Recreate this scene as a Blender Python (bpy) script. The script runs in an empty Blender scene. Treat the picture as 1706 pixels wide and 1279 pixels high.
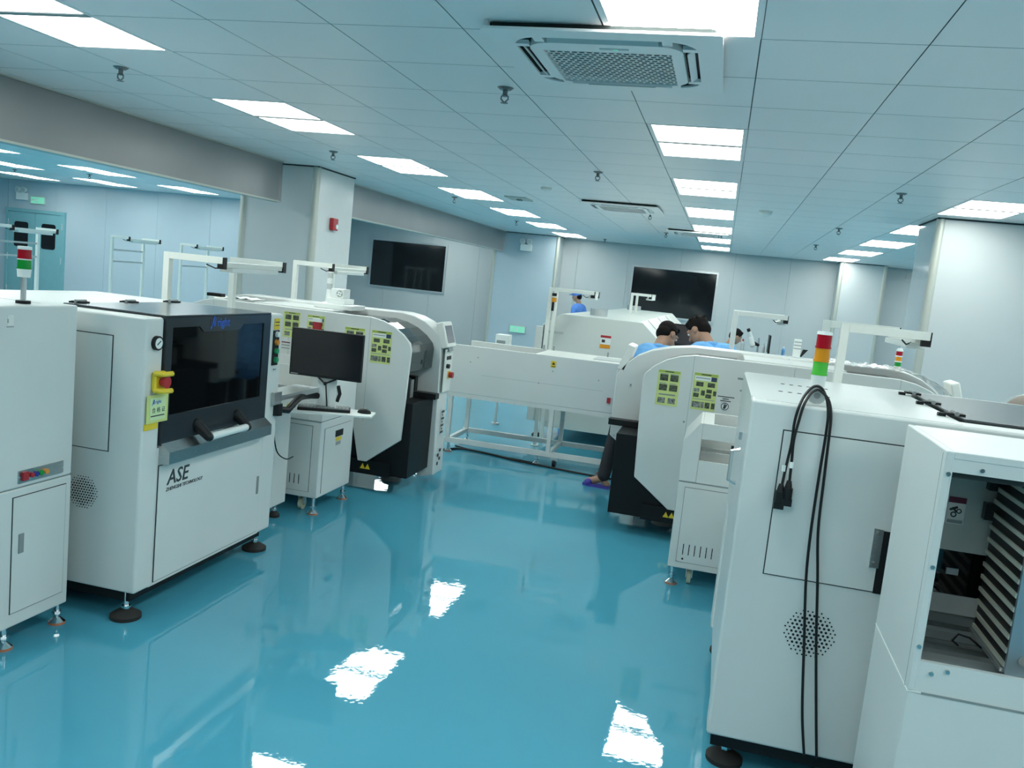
import bpy, bmesh, math, random
from mathutils import Vector, Matrix
random.seed(7)
PI = math.pi
SC = bpy.context.scene
COL = SC.collection

# ------------------------------------------------------------------ camera, world, exposure
cam_d = bpy.data.cameras.new('camera'); cam = bpy.data.objects.new('camera', cam_d); COL.objects.link(cam)
RIGHT = Vector((0.9657599, 0.23868353, 0.10167593))
DOWN = Vector((0.12748751, -0.09528297, -0.9872528))
FWD = Vector((-0.225953, 0.96641157, -0.12244964))
CAMPOS = Vector((0, 0, 1.7)); FPX = 1426.58
m = Matrix.Identity(4)
for i in range(3):
    m[i][0] = RIGHT[i]; m[i][1] = -DOWN[i]; m[i][2] = -FWD[i]; m[i][3] = CAMPOS[i]
cam.matrix_world = m
cam_d.sensor_width = 36; cam_d.lens = FPX / 1706 * 36; cam_d.clip_start = .05
SC.camera = cam
W = bpy.data.worlds.new('world'); SC.world = W; W.use_nodes = True
W.node_tree.nodes['Background'].inputs[0].default_value = (.6, .7, .72, 1)
W.node_tree.nodes['Background'].inputs[1].default_value = .25
SC.view_settings.view_transform = 'Standard'; SC.view_settings.look = 'None'
SC.view_settings.gamma = 1; SC.view_settings.use_curve_mapping = False
SC.view_settings.exposure = 0.0
LAMP = 12.0                        # radiance of the ceiling LED panels
LAMPCOL = (.95, 1.0, .945)

# ------------------------------------------------------------------ materials
MATS = {}
def mat(name, col, rough=.5, metal=0, noise=0.0, nscale=8, emit=0, ecol=None, bump=0, bscale=30, bdist=.002, alpha=1, spec=.5, aniso=None):
    if name in MATS: return MATS[name]
    M = bpy.data.materials.new(name); M.use_nodes = True
    nt = M.node_tree; b = nt.nodes['Principled BSDF']
    b.inputs['Base Color'].default_value = (*col, 1); b.inputs['Roughness'].default_value = rough
    b.inputs['Metallic'].default_value = metal; b.inputs['Specular IOR Level'].default_value = spec
    if alpha < 1: b.inputs['Alpha'].default_value = alpha
    if emit:
        b.inputs['Emission Color'].default_value = (*(ecol or col), 1); b.inputs['Emission Strength'].default_value = emit
    if noise or bump:
        tc = nt.nodes.new('ShaderNodeTexCoord')
        mp = nt.nodes.new('ShaderNodeMapping'); nt.links.new(tc.outputs['Object'], mp.inputs[0])
        if aniso: mp.inputs['Scale'].default_value = aniso
    if noise:
        n = nt.nodes.new('ShaderNodeTexNoise'); n.inputs['Scale'].default_value = nscale; n.inputs['Detail'].default_value = 4
        nt.links.new(mp.outputs[0], n.inputs['Vector'])
        r = nt.nodes.new('ShaderNodeMapRange'); r.inputs['From Min'].default_value = .3; r.inputs['From Max'].default_value = .7
        r.inputs['To Min'].default_value = 1 - noise; r.inputs['To Max'].default_value = 1 + noise * .4
        nt.links.new(n.outputs[0], r.inputs[0])
        mx = nt.nodes.new('ShaderNodeMix'); mx.data_type = 'RGBA'; mx.blend_type = 'MULTIPLY'; mx.inputs[0].default_value = 1
        mx.inputs[6].default_value = (*col, 1); nt.links.new(r.outputs[0], mx.inputs[7])
        nt.links.new(mx.outputs[2], b.inputs['Base Color'])
    if bump:
        n2 = nt.nodes.new('ShaderNodeTexNoise'); n2.inputs['Scale'].default_value = bscale; n2.inputs['Detail'].default_value = 2
        nt.links.new(mp.outputs[0], n2.inputs['Vector'])
        bp = nt.nodes.new('ShaderNodeBump'); bp.inputs['Strength'].default_value = bump; bp.inputs['Distance'].default_value = bdist
        nt.links.new(n2.outputs[0], bp.inputs['Height']); nt.links.new(bp.outputs[0], b.inputs['Normal'])
    MATS[name] = M; return M

WHITE = mat('white_machine_paint', (.70, .725, .705), .32, noise=.03, nscale=3)
WHITE2 = mat('cream_machine_paint', (.80, .82, .77), .35, noise=.03, nscale=3)
LAMPW = mat('white_post_paint', (.84, .87, .82), .35)
GAP = mat('dark_door_gap', (.02, .03, .03), .8)
SEAM = mat('grey_seam', (.25, .29, .29), .7)
CEIL = mat('ceiling_panel_paint', (.92, .87, .86), .38, noise=.02, nscale=2)
CEILGAP = mat('ceiling_joint', (.27, .33, .34), .8)
WALL = mat('cleanroom_wall_panel', (.57, .605, .61), .3, noise=.03, nscale=1.2)
WALLB = mat('blue_wall_panel', (.49, .59, .65), .3, noise=.03, nscale=1.2)
COLW = mat('column_panel_white', (.66, .69, .69), .22, noise=.02)
COLG = mat('column_panel_gloss', (.55, .62, .66), .1, noise=.02)
ALU = mat('beige_corner_trim', (.50, .52, .47), .4, metal=.2)
STEEL = mat('brushed_steel', (.55, .57, .57), .28, metal=1, noise=.15, nscale=40, aniso=(1, 1, 12))
CHROME = mat('chrome', (.75, .77, .78), .12, metal=1)
ALUM = mat('aluminium', (.62, .65, .66), .35, metal=.9)
BEAM = mat('grey_smoke_curtain', (.29, .295, .30), .3, noise=.08, nscale=1.5)
HOOD = mat('dark_graphite_hood', (.030, .040, .048), .16, noise=.1, nscale=4)
GLASSB = mat('black_tinted_window', (.004, .005, .006), .04)
GLASSW = mat('dark_window_glass', (.014, .018, .021), .06, noise=.4, nscale=.8)
TINT = mat('smoked_acrylic', (.03, .045, .05), .05, alpha=.9)
BLACK = mat('black_plastic', (.008, .009, .010), .45, spec=.35)
BLACKM = mat('black_metal', (.006, .008, .010), .5, noise=.2, nscale=6, spec=.25)
RUBBER = mat('black_rubber', (.018, .017, .016), .7, bump=.4, bscale=60)
ORANGE_PAD = mat('orange_foot_pad', (.55, .18, .08), .6)
GREY = mat('mid_grey_plastic', (.25, .28, .28), .5)
LGREY = mat('light_grey_plastic', (.50, .54, .54), .45)
SCREEN = mat('monitor_screen_off', (.012, .013, .016), .22)
SCREENG = mat('grey_touchscreen', (.16, .17, .20), .15)
YELLOW = mat('safety_yellow', (.80, .58, .03), .4)
RED = mat('red_plastic', (.42, .02, .03), .35)
REDL = mat('red_lens', (.40, .008, .02), .18)
AMBERL = mat('amber_lens', (.75, .30, .02), .18)
GREENL = mat('green_lens', (.10, .55, .07), .18)
GREEND = mat('dark_green_lens', (.01, .28, .04), .18)
GREENB = mat('green_button', (.02, .30, .12), .3)
ORANGEB = mat('orange_button', (.80, .30, .05), .3)
BLUEB = mat('blue_button', (.02, .03, .25), .3)
PAPER = mat('white_print', (.80, .84, .82), .6)
DARKST = mat('dull_dark_steel', (.20, .21, .21), .4, metal=.8)
POSTY = mat('yellow_green_print', (.62, .70, .25), .5)
POSTG = mat('olive_print_band', (.38, .48, .08), .5)
PIC = mat('dark_photo_print', (.09, .11, .07), .5, noise=.9, nscale=60)
PICG = mat('grey_photo_print', (.28, .30, .27), .5, noise=.9, nscale=80)
INK = mat('black_ink', (.03, .04, .045), .5)
INKG = mat('grey_ink', (.30, .34, .34), .6)
BLUEI = mat('blue_print', (.01, .10, .55), .4)
NAVY = mat('navy_print', (.02, .04, .10), .5)
MAROON = mat('maroon_print', (.14, .01, .04), .5)
TEALDOOR = mat('teal_door_paint', (.22, .47, .51), .35, noise=.04)
EXITG = mat('exit_sign_green', (.30, .66, .50), .4, emit=.28, ecol=(.25, 1, .6))
SHIRT = mat('light_blue_work_shirt', (.16, .43, .80), .75, noise=.18, nscale=14, bump=.3, bscale=18, bdist=.01)
SHIRTB = mat('blue_work_shirt', (.10, .26, .72), .75, noise=.18, nscale=14)
TROUS = mat('dark_trousers', (.018, .02, .026), .8, noise=.2)
SKIN = mat('skin', (.42, .24, .16), .5, noise=.08, nscale=10)
HAIR = mat('black_hair', (.008, .006, .006), .8, spec=.15)
SLIP = mat('violet_slipper', (.07, .05, .35), .6)
FILM = mat('clear_plastic_film', (.75, .80, .80), .08, alpha=.35, bump=.8, bscale=9, bdist=.03)
BROWN = mat('brown_fabric', (.22, .16, .12), .8, noise=.25)
DESKT = mat('brown_desk_top', (.26, .17, .15), .5)
CREAMR = mat('cream_wheel', (.60, .58, .42), .5)
STRIPE = mat('pale_rack_strip', (.62, .64, .55), .5)

def floor_material():
    M = bpy.data.materials.new('teal_epoxy_floor'); M.use_nodes = True
    nt = M.node_tree; b = nt.nodes['Principled BSDF']; L = nt.links.new
    tc = nt.nodes.new('ShaderNodeTexCoord')
    n = nt.nodes.new('ShaderNodeTexNoise'); n.inputs['Scale'].default_value = .9; n.inputs['Detail'].default_value = 3
    L(tc.outputs['Object'], n.inputs['Vector'])
    cr = nt.nodes.new('ShaderNodeValToRGB')
    cr.color_ramp.elements[0].position = .3; cr.color_ramp.elements[0].color = (.070, .330, .455, 1)
    cr.color_ramp.elements[1].position = .75; cr.color_ramp.elements[1].color = (.080, .358, .485, 1)
    L(n.outputs[0], cr.inputs[0]); L(cr.outputs[0], b.inputs['Base Color'])
    b.inputs['Roughness'].default_value = .02; b.inputs['IOR'].default_value = 1.5
    n2 = nt.nodes.new('ShaderNodeTexNoise'); n2.inputs['Scale'].default_value = 5; n2.inputs['Detail'].default_value = 3
    L(tc.outputs['Object'], n2.inputs['Vector'])
    n3 = nt.nodes.new('ShaderNodeTexNoise'); n3.inputs['Scale'].default_value = 42; n3.inputs['Detail'].default_value = 1
    L(tc.outputs['Object'], n3.inputs['Vector'])
    b1 = nt.nodes.new('ShaderNodeBump'); b1.inputs['Strength'].default_value = 1; b1.inputs['Distance'].default_value = .0005
    L(n2.outputs[0], b1.inputs['Height'])
    b2 = nt.nodes.new('ShaderNodeBump'); b2.inputs['Strength'].default_value = 1; b2.inputs['Distance'].default_value = .00010
    L(n3.outputs[0], b2.inputs['Height']); L(b1.outputs[0], b2.inputs['Normal']); L(b2.outputs[0], b.inputs['Normal'])
    return M
FLOOR = floor_material()
LED = mat('led_diffuser', (.9, .95, .95), .5, emit=LAMP, ecol=LAMPCOL)

# ------------------------------------------------------------------ mesh helpers
class MB:
    def __init__(s): s.v = []; s.f = []
    def add(s, vs, fs):
        o = len(s.v); s.v += [tuple(v) for v in vs]; s.f += [tuple(i + o for i in f) for f in fs]; return s
    def box(s, x0, x1, y0, y1, z0, z1):
        return s.add([(x0, y0, z0), (x1, y0, z0), (x1, y1, z0), (x0, y1, z0), (x0, y0, z1), (x1, y0, z1), (x1, y1, z1), (x0, y1, z1)],
                     [(0, 3, 2, 1), (4, 5, 6, 7), (0, 1, 5, 4), (1, 2, 6, 5), (2, 3, 7, 6), (3, 0, 4, 7)])
    def obox(s, c, ax, ay, az):           # box from centre and three half-axis vectors
        c = Vector(c); ax = Vector(ax); ay = Vector(ay); az = Vector(az)
        vs = [c + a * ax + b * ay + d * az for d in (-1, 1) for a, b in ((-1, -1), (1, -1), (1, 1), (-1, 1))]
        return s.add(vs, [(0, 3, 2, 1), (4, 5, 6, 7), (0, 1, 5, 4), (1, 2, 6, 5), (2, 3, 7, 6), (3, 0, 4, 7)])
    def prism(s, pts, plane, lo, hi):      # plane: 'xz' extrudes in y, 'yz' in x, 'xy' in z
        n = len(pts)
        def P(p, t): return {'xz': (p[0], t, p[1]), 'yz': (t, p[0], p[1]), 'xy': (p[0], p[1], t)}[plane]
        return s.add([P(p, lo) for p in pts] + [P(p, hi) for p in pts],
                     [tuple(range(n)), tuple(range(2 * n - 1, n - 1, -1))] + [(i, (i + 1) % n, n + (i + 1) % n, n + i) for i in range(n)])
    def cone(s, p, q, r0, r1, n=16):
        p = Vector(p); q = Vector(q); d = (q - p).normalized()
        u = d.orthogonal().normalized(); w = d.cross(u)
        a = [2 * PI * i / n for i in range(n)]
        vs = [p + r0 * (math.cos(t) * u + math.sin(t) * w) for t in a] + [q + r1 * (math.cos(t) * u + math.sin(t) * w) for t in a]
        return s.add(vs, [tuple(range(n - 1, -1, -1)), tuple(range(n, 2 * n))] + [(i, (i + 1) % n, n + (i + 1) % n, n + i) for i in range(n)])
    def cyl(s, p, q, r, n=16): return s.cone(p, q, r, r, n)
    def tube(s, pts, r, n=8):
        pts = [Vector(p) for p in pts]; rings = []
        u = None
        for i, p in enumerate(pts):
            d = (pts[min(i + 1, len(pts) - 1)] - pts[max(i - 1, 0)]).normalized()
            u = d.orthogonal().normalized() if u is None else (u - d * u.dot(d)).normalized()
            w = d.cross(u)
            rings.append([p + r * (math.cos(2 * PI * k / n) * u + math.sin(2 * PI * k / n) * w) for k in range(n)])
        vs = [v for R in rings for v in R]; fs = []
        for i in range(len(rings) - 1):
            for k in range(n):
                fs.append((i * n + k, i * n + (k + 1) % n, (i + 1) * n + (k + 1) % n, (i + 1) * n + k))
        fs += [tuple(range(n - 1, -1, -1)), tuple(range((len(rings) - 1) * n, len(rings) * n))]
        return s.add(vs, fs)
    def ball(s, c, r, n=14, m=9, rot=None):
        c = Vector(c); r = r if isinstance(r, (tuple, list)) else (r, r, r)
        vs = []; fs = []
        for j in range(m + 1):
            t = PI * j / m
            for i in range(n):
                p = Vector((r[0] * math.sin(t) * math.cos(2 * PI * i / n), r[1] * math.sin(t) * math.sin(2 * PI * i / n), r[2] * math.cos(t)))
                if rot: p = rot @ p
                vs.append(c + p)
        for j in range(m):
            for i in range(n): fs.append((j * n + i, (j + 1) * n + i, (j + 1) * n + (i + 1) % n, j * n + (i + 1) % n))
        return s.add(vs, fs)
    def limb(s, p, q, r0, r1, n=12): return s.cone(p, q, r0, r1, n).ball(p, r0, n, 7).ball(q, r1, n, 7)
    def sheet(s, pts, plane, lo, hi, th):  # strip that follows an open polyline, with thickness th along its normal
        out = []
        for i, p in enumerate(pts):
            a = Vector(pts[max(i - 1, 0)]); b = Vector(pts[min(i + 1, len(pts) - 1)]); d = (b - a).normalized()
            out.append((p[0] + d.y * th, p[1] - d.x * th))
        n = len(pts)
        for i in range(n - 1): s.prism([pts[i], pts[i + 1], out[i + 1], out[i]], plane, lo, hi)
        return s
    def build(s, name, material, parent=None, bev=0, smooth=True, label=None, weld=True):
        me = bpy.data.meshes.new(name)
        org = root_loc(parent)
        me.from_pydata([(v[0] - org.x, v[1] - org.y, v[2] - org.z) for v in s.v], [], s.f)
        bm = bmesh.new(); bm.from_mesh(me)
        if weld: bmesh.ops.remove_doubles(bm, verts=bm.verts, dist=1e-6)
        bmesh.ops.recalc_face_normals(bm, faces=bm.faces); bm.to_mesh(me); bm.free()
        if smooth:
            for p in me.polygons: p.use_smooth = True
            me.set_sharp_from_angle(angle=math.radians(38))
        me.materials.append(material)
        o = bpy.data.objects.new(name, me); COL.objects.link(o)
        if parent: o.parent = parent
        if bev:
            b = o.modifiers.new('bevel', 'BEVEL'); b.width = bev; b.segments = 2; b.limit_method = 'ANGLE'; b.angle_limit = math.radians(40)
            b.harden_normals = True
        if label: o['label'] = label
        return o
def root_loc(o):
    r = Vector((0, 0, 0))
    while o: r = r + o.location; o = o.parent
    return r
def thing(name, label, cat, loc=(0, 0, 0), group=None, kind=None):
    o = bpy.data.objects.new(name, None); COL.objects.link(o); o.location = loc; o.empty_display_size = .1
    o['label'] = label; o['category'] = cat
    if group: o['group'] = group
    return o
def tag(o, label, cat, group=None):
    o['label'] = label; o['category'] = cat
    if group: o['group'] = group
    return o
def struct(name, mb, material, parent=None, bev=0):
    o = mb.build(name, material, parent, bev); 
    if parent is None: o['kind'] = 'structure'
    return o
def sroot(name):
    o = bpy.data.objects.new(name, None); COL.objects.link(o); o['kind'] = 'structure'; return o
def kids(o): return [c for c in bpy.data.objects if c.parent == o]
def copy_tree(o, dloc, label, parent=None):
    c = o.copy(); COL.objects.link(c)
    if parent is None: c.location = o.location + Vector(dloc); c['label'] = label
    else: c.parent = parent
    for ch in list(o.children): copy_tree(ch, None, None, c)
    return c
FONTOBJ = None
def text(name, body, size, loc, u, v, material, parent, shear=0, ex=.0008, align='LEFT', bold=0):
    cu = bpy.data.curves.new(name, 'FONT'); cu.body = body; cu.size = size; cu.extrude = ex; cu.shear = shear
    cu.align_x = align; cu.offset = bold; cu.resolution_u = 2
    t = bpy.data.objects.new(name, cu); COL.objects.link(t)
    dg = bpy.context.evaluated_depsgraph_get()
    me = bpy.data.meshes.new_from_object(t.evaluated_get(dg))
    bpy.data.objects.remove(t); 
    u = Vector(u); v = Vector(v); w = u.cross(v); loc = Vector(loc); org = root_loc(parent)
    for q in me.vertices: q.co = loc + u * q.co.x + v * q.co.y + w * q.co.z - org
    me.materials.clear(); me.materials.append(material)
    me.name = name
    o = bpy.data.objects.new(name, me); COL.objects.link(o); o.parent = parent
    return o
def project(p):
    d = Vector(p) - CAMPOS; z = d.dot(FWD)
    if z < .05: return None
    return 853 + FPX * d.dot(RIGHT) / z, 639.5 + FPX * d.dot(DOWN) / z, z

# ------------------------------------------------------------------ room shell
CH = 2.7
fl = MB().box(-18, 7, -8.2, 19.6, -.12, 0); struct('floor', fl, FLOOR)
ceil = MB().box(-18, 7, -8.2, 19.6, CH + .0125, CH + .15); CE = struct('ceiling', ceil, CEILGAP)
XE = lambda k: .015 + .6 * k            # ceiling grid lines
YE = lambda k: 5.33 + .6 * k
lights = []                              # (kx, ky) tile of each lit panel
ROWN = {0: 'centre', 1: 'left', 2: 'right', 3: 'first side bay', 4: 'second side bay', 5: 'third side bay'}
def pair_rows(kx, row, ks, dx=0):
    for i, ky in enumerate(ks): lights.append((kx, ky, row, i))
pair_rows(-1, 0, [-5, 0, 4, 8, 12, 16, 20]); lights_near_shift = True
pair_rows(-6, 1, [-4, 0, 4, 8, 12, 16, 20])
pair_rows(3, 2, [-4, 0, 4, 8, 12, 16, 20])
pair_rows(-17, 3, [-4, 2, 6, 10, 14][:0] + [7 - 8, 7 - 4 + 0, 11, 15][:0] + [2, 6, 10, 14])
pair_rows(-20, 4, [6, 10, 14]); pair_rows(-23, 5, [10, 14])
# unseen rows added for their light: behind and beside the camera, past the beam
pair_rows(7, 6, [-8, -4, 0, 4, 8, 12, 16, 20]); pair_rows(-1, 7, [-9, -13, -17, -21]); pair_rows(-6, 8, [-8, -12, -16, -20]); pair_rows(3, 9, [-8, -12, -16, -20])
pair_rows(-11, 10, [-8, -4, 0, 4, 8, 12, 16, 20]); pair_rows(-17, 11, [-2, -6]); pair_rows(-20, 12, [2, -2]); pair_rows(-23, 13, [6, 2])
taken = set()
OUTN = {6: 'far right row', 7: 'behind the camera', 8: 'behind on the left', 9: 'behind on the right', 10: 'hidden behind the beam', 11: 'left bay front row', 12: 'left bay front second row', 13: 'left bay front third row'}
ORD = ['first', 'second', 'third', 'fourth', 'fifth', 'sixth', 'seventh']
lf = MB()
_le = .026
def lp_mesh():
    a = .6
    f = MB().box(0, a, 0, _le, 0, .012).box(0, a, a - _le, a, 0, .012).box(0, _le, _le, a - _le, 0, .012).box(a - _le, a, _le, a - _le, 0, .012)
    return f
lp_frame = None
joint_first = None
def light_panel(x, y, label, group, joint=False):
    global lp_frame, joint_first
    t = thing('ceiling_light', label, 'light', (x, y, CH - .004), group)
    if lp_frame is None:
        f = lp_mesh(); f.v = [(v[0] + x + .003 if v[0] < .3 else v[0] + x - .003, v[1] + y + (.003 if v[1] < .3 else -.003), v[2] + CH - .001) for v in f.v]
        a = f.build('frame', CEIL, t)
        d = MB().box(x + _le, x + .6 - _le, y + .02, y + .6 - .02, CH + .001, CH + .011).build('diffuser', LED, t)
        lp_frame = (a, d)
    else:
        for s in lp_frame:
            c = s.copy(); COL.objects.link(c); c.parent = t
    if joint:
        if joint_first is None: joint_first = MB().box(x + .03, x + .57, y + .576, y + .624, CH - .004, CH + .002).build('joint_strip', GREY, t)
        else:
            c = joint_first.copy(); COL.objects.link(c); c.parent = t
for kx, ky, row, i in lights:
    for h in (0, 1):
        k = (kx, ky + h); taken.add(k)
        x, y = XE(kx), YE(ky + h)
        pr = project((x + .3, y + .3, CH))
        vis = pr and -150 < pr[0] < 1850 and -120 < pr[1] < 1400
        half = 'nearer' if h == 0 else 'farther'
        if row < 6:
            nm = {0: 'middle row along the aisle', 1: 'row beside the grey beam', 2: 'row above the right column', 3: 'left bay row nearest the beam', 4: 'left bay second row', 5: 'left bay third row'}[row]
            lab = f'{half} glowing square panel of the {ORD[i]} pair, {nm}'
            light_panel(x, y, lab, 'LED ceiling panels', h == 0)
        else:
            light_panel(x, y, f'{half} lit square panel, {ORD[i] if i < 7 else "eighth"} pair, {OUTN[row]}, out of frame', 'LED ceiling panels out of view')
AC = [(-1.075, -.125, 3.385, 4.335), (-1.80, -.86, 10.15, 11.09), (-.99, -.05, 13.55, 14.49)]
def in_ac(x, y):
    return any(a - .3 < x + .3 < b + .3 and c - .3 < y + .3 < d + .3 and a < x + .3 < b and c < y + .3 < d for a, b, c, d in AC)
tile_me = None; cand = []
for kx in range(-29, 12):
    for ky in range(-22, 24):
        if (kx, ky) in taken: continue
        x, y = XE(kx), YE(ky)
        if x < -17.6 or x > 6.6 or y > 19.1: continue
        pr = project((x + .3, y + .3, CH)); size = 0
        if pr and -250 < pr[0] < 1950 and -250 < pr[1] < 700: size = 1 / pr[2] ** 3
        if kx < -9: size *= .02
        cand.append((size, x, y))
cand.sort(reverse=True)
tm = MB().box(0, .595, 0, .595, 0, .004)
first = None; rest = MB()
for i, (size, x, y) in enumerate(cand):
    if i < 300 and size > 0:
        if first is None:
            tm.v = [(v[0], v[1], v[2]) for v in tm.v]
            first = tm.build('ceiling_tile', CEIL, CE, smooth=False); first.location = (x, y, CH)
            first.data.materials.append(CEILGAP)
            for p in first.data.polygons:
                if abs(p.normal.z) < .5: p.material_index = 1
        else:
            c = first.copy(); COL.objects.link(c); c.location = (x, y, CH)
    else: rest.box(x, x + .595, y, y + .595, CH, CH + .004)
r = rest.build('ceiling_tile_field', CEIL, CE, smooth=False); r['kind'] = 'stuff'

# walls made of vertical sandwich panels
def panel_wall(name, x0, x1, y, th, z0, z1, material, w=1.16, axis='x', skip=None):
    root = sroot(name)
    mbk = MB()
    if axis == 'x': mbk.box(x0, x1, y + .02, y + th, z0, z1)
    else: mbk.box(y + .02 if th > 0 else y + th, y + th if th > 0 else y - .02, x0, x1, z0, z1)
    mbk.build('wall_core', GREY, root)
    n = max(1, round((x1 - x0) / w)); st = (x1 - x0) / n
    for i in range(n):
        a = x0 + i * st + .002; b = x0 + (i + 1) * st - .002
        if axis == 'x': MB().box(a, b, y, y + .02, z0, z1).build('wall_panel', material, root)
        else: MB().box(min(y, y + .02 * (1 if th > 0 else -1)), max(y, y + .02 * (1 if th > 0 else -1)), a, b, z0, z1).build('wall_panel', material, root)
    return root
panel_wall('wall_back', -9.0, 7.0, 19.2, .3, 0, CH + .01, WALL)
panel_wall('wall_left_bay', -17.6, -9.0, 15.6, .3, 0, CH + .01, WALLB)
panel_wall('wall_left_return', 15.64, 19.19, -9.0, -.3, 0, CH + .01, WALLB, axis='y')
panel_wall('wall_left', -8, 15.6, -17.6, -.3, 0, CH + .01, WALLB, axis='y')
panel_wall('wall_right', -8, 19.2, 6.6, .3, 0, CH + .01, WALL, axis='y')
panel_wall('wall_front', -17.6, 6.6, -8.0, -.2, 0, CH + .01, WALL)

# hanging smoke curtains (beams)
for nm, y0, y1 in (('trim_1', -7.9, 8.68), ('trim_2', 9.84, 18.58)):
    b = struct(nm, MB().box(-4.95, -4.85, y0, y1, 2.275, 2.695), BEAM)
    MB().box(-4.956, -4.842, y0, y1, 2.258, 2.275).build('bottom_edge', ALU, b)
    MB().box(-4.845, -4.83, y0, y1, 2.688, 2.70).build('top_edge', ALU, b)
    MB().box(-4.955, -4.84, y1 - .006, y1 + .012, 2.258, 2.70).build('end_edge', CHROME, b)
# columns
def column(name, x0, x1, y0, y1, mf, ms, corner):
    c = struct(name, MB().box(x0 + .004, x1 - .004, y0 + .004, y1 - .004, 0, CH), ms)
    MB().box(x0 + .02, x1 - .02, y0, y0 + .004, 0, CH - .02).build('front_panel', mf, c)
    for cx, cy in corner:
        MB().cyl((cx, cy, 0), (cx, cy, CH - .01), .045, 20).build('corner_trim', ALU, c)
    MB().box(x0 - .006, x1 + .006, y0 - .006, y1 + .006, CH - .014, CH + .004).build('top_gap', GAP, c)
    return c
column('trim_3', -5.42, -4.5, 8.86, 9.82, WALL, COLW, [(-4.535, 8.89), (-5.40, 8.88)])
column('trim_4', -5.08, -3.62, 18.6, 19.22, WALLB, WALL, [(-3.65, 18.63), (-5.06, 18.62)])
column('trim_5', 1.92, 3.5, 9.18, 10.05, WALL, COLG, [(1.955, 9.215)])
column('trim_6', 2.22, 3.08, 18.6, 19.22, WALL, WALL, [(2.24, 18.63), (3.06, 18.63)])
# wide dark windows
def window(name, x0, x1, z0, z1, y):
    w = sroot(name)
    MB().box(x0, x1, y - .015, y - .004, z0, z1).build('pane', GLASSW, w)
    f = .04
    MB().box(x0 - f, x1 + f, y - .04, y, z1, z1 + f).build('top_frame', ALUM, w)
    MB().box(x0 - f, x1 + f, y - .04, y, z0 - f, z0).build('bottom_frame', ALUM, w)
    MB().box(x0 - f, x0, y - .04, y, z0, z1).build('side_frame', ALUM, w)
    MB().box(x1, x1 + f, y - .04, y, z0, z1).build('side_frame', ALUM, w)
window('window_1', -2.0, -.2, 1.2, 2.22, 19.2)
window('window_2', -8.2, -6.38, 1.2, 2.26, 19.2)
# teal double door in the left bay
YW = 15.6
d = sroot('door_1')
DX0, DX1, DZ = -15.15, -13.65, 2.03
MB().box(DX0, DX1, YW - .05, YW, DZ, DZ + .07).box(DX0, DX0 + .06, YW - .05, YW, 0, DZ).box(DX1 - .06, DX1, YW - .05, YW, 0, DZ).build('door_frame', TEALDOOR, d)
for k, (a, b) in enumerate(((DX0 + .06, (DX0 + DX1) / 2 - .004), ((DX0 + DX1) / 2 + .004, DX1 - .06))):
    lf_ = MB().box(a, b, YW - .035, YW - .004, .01, DZ - .005).build('door_leaf', TEALDOOR, d)
    cx = (a + b) / 2
    r_ = .05; ww, z0, z1 = .175, 1.29, 1.82
    pts = []
    for qx, qz, a0 in ((cx + ww - r_, z1 - r_, 0), (cx - ww + r_, z1 - r_, 90), (cx - ww + r_, z0 + r_, 180), (cx + ww - r_, z0 + r_, 270)):
        for t in range(0, 91, 30): pts.append((qx + r_ * math.cos(math.radians(a0 + t)), qz + r_ * math.sin(math.radians(a0 + t))))
    MB().prism(pts, 'xz', YW - .045, YW - .034).build('vision_panel', GLASSB, lf_)
    hx = b - .08 if k == 0 else a + .08
    if k == 0: MB().box(hx - .02, hx + .02, YW - .06, YW - .035, .95, 1.2).build('lock_plate', ALUM, lf_)
    for hz in (1.72, 1.0, .3):
        MB().cyl((a + .005 if k == 0 else b - .005, YW - .045, hz), (a + .005 if k == 0 else b - .005, YW - .045, hz + .14), .014, 8).build('hinge', ALUM, lf_)
# flush panel beside the far right column
dr = sroot('door_2')
MB().box(3.1, 3.78, 19.17, 19.2, 0, 2.45).build('door_leaf', WALL, dr)
MB().box(3.78, 3.84, 19.15, 19.2, 0, 2.5).box(3.1, 3.78, 19.15, 19.2, 2.45, 2.5).build('door_frame', WALL, dr)

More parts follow.
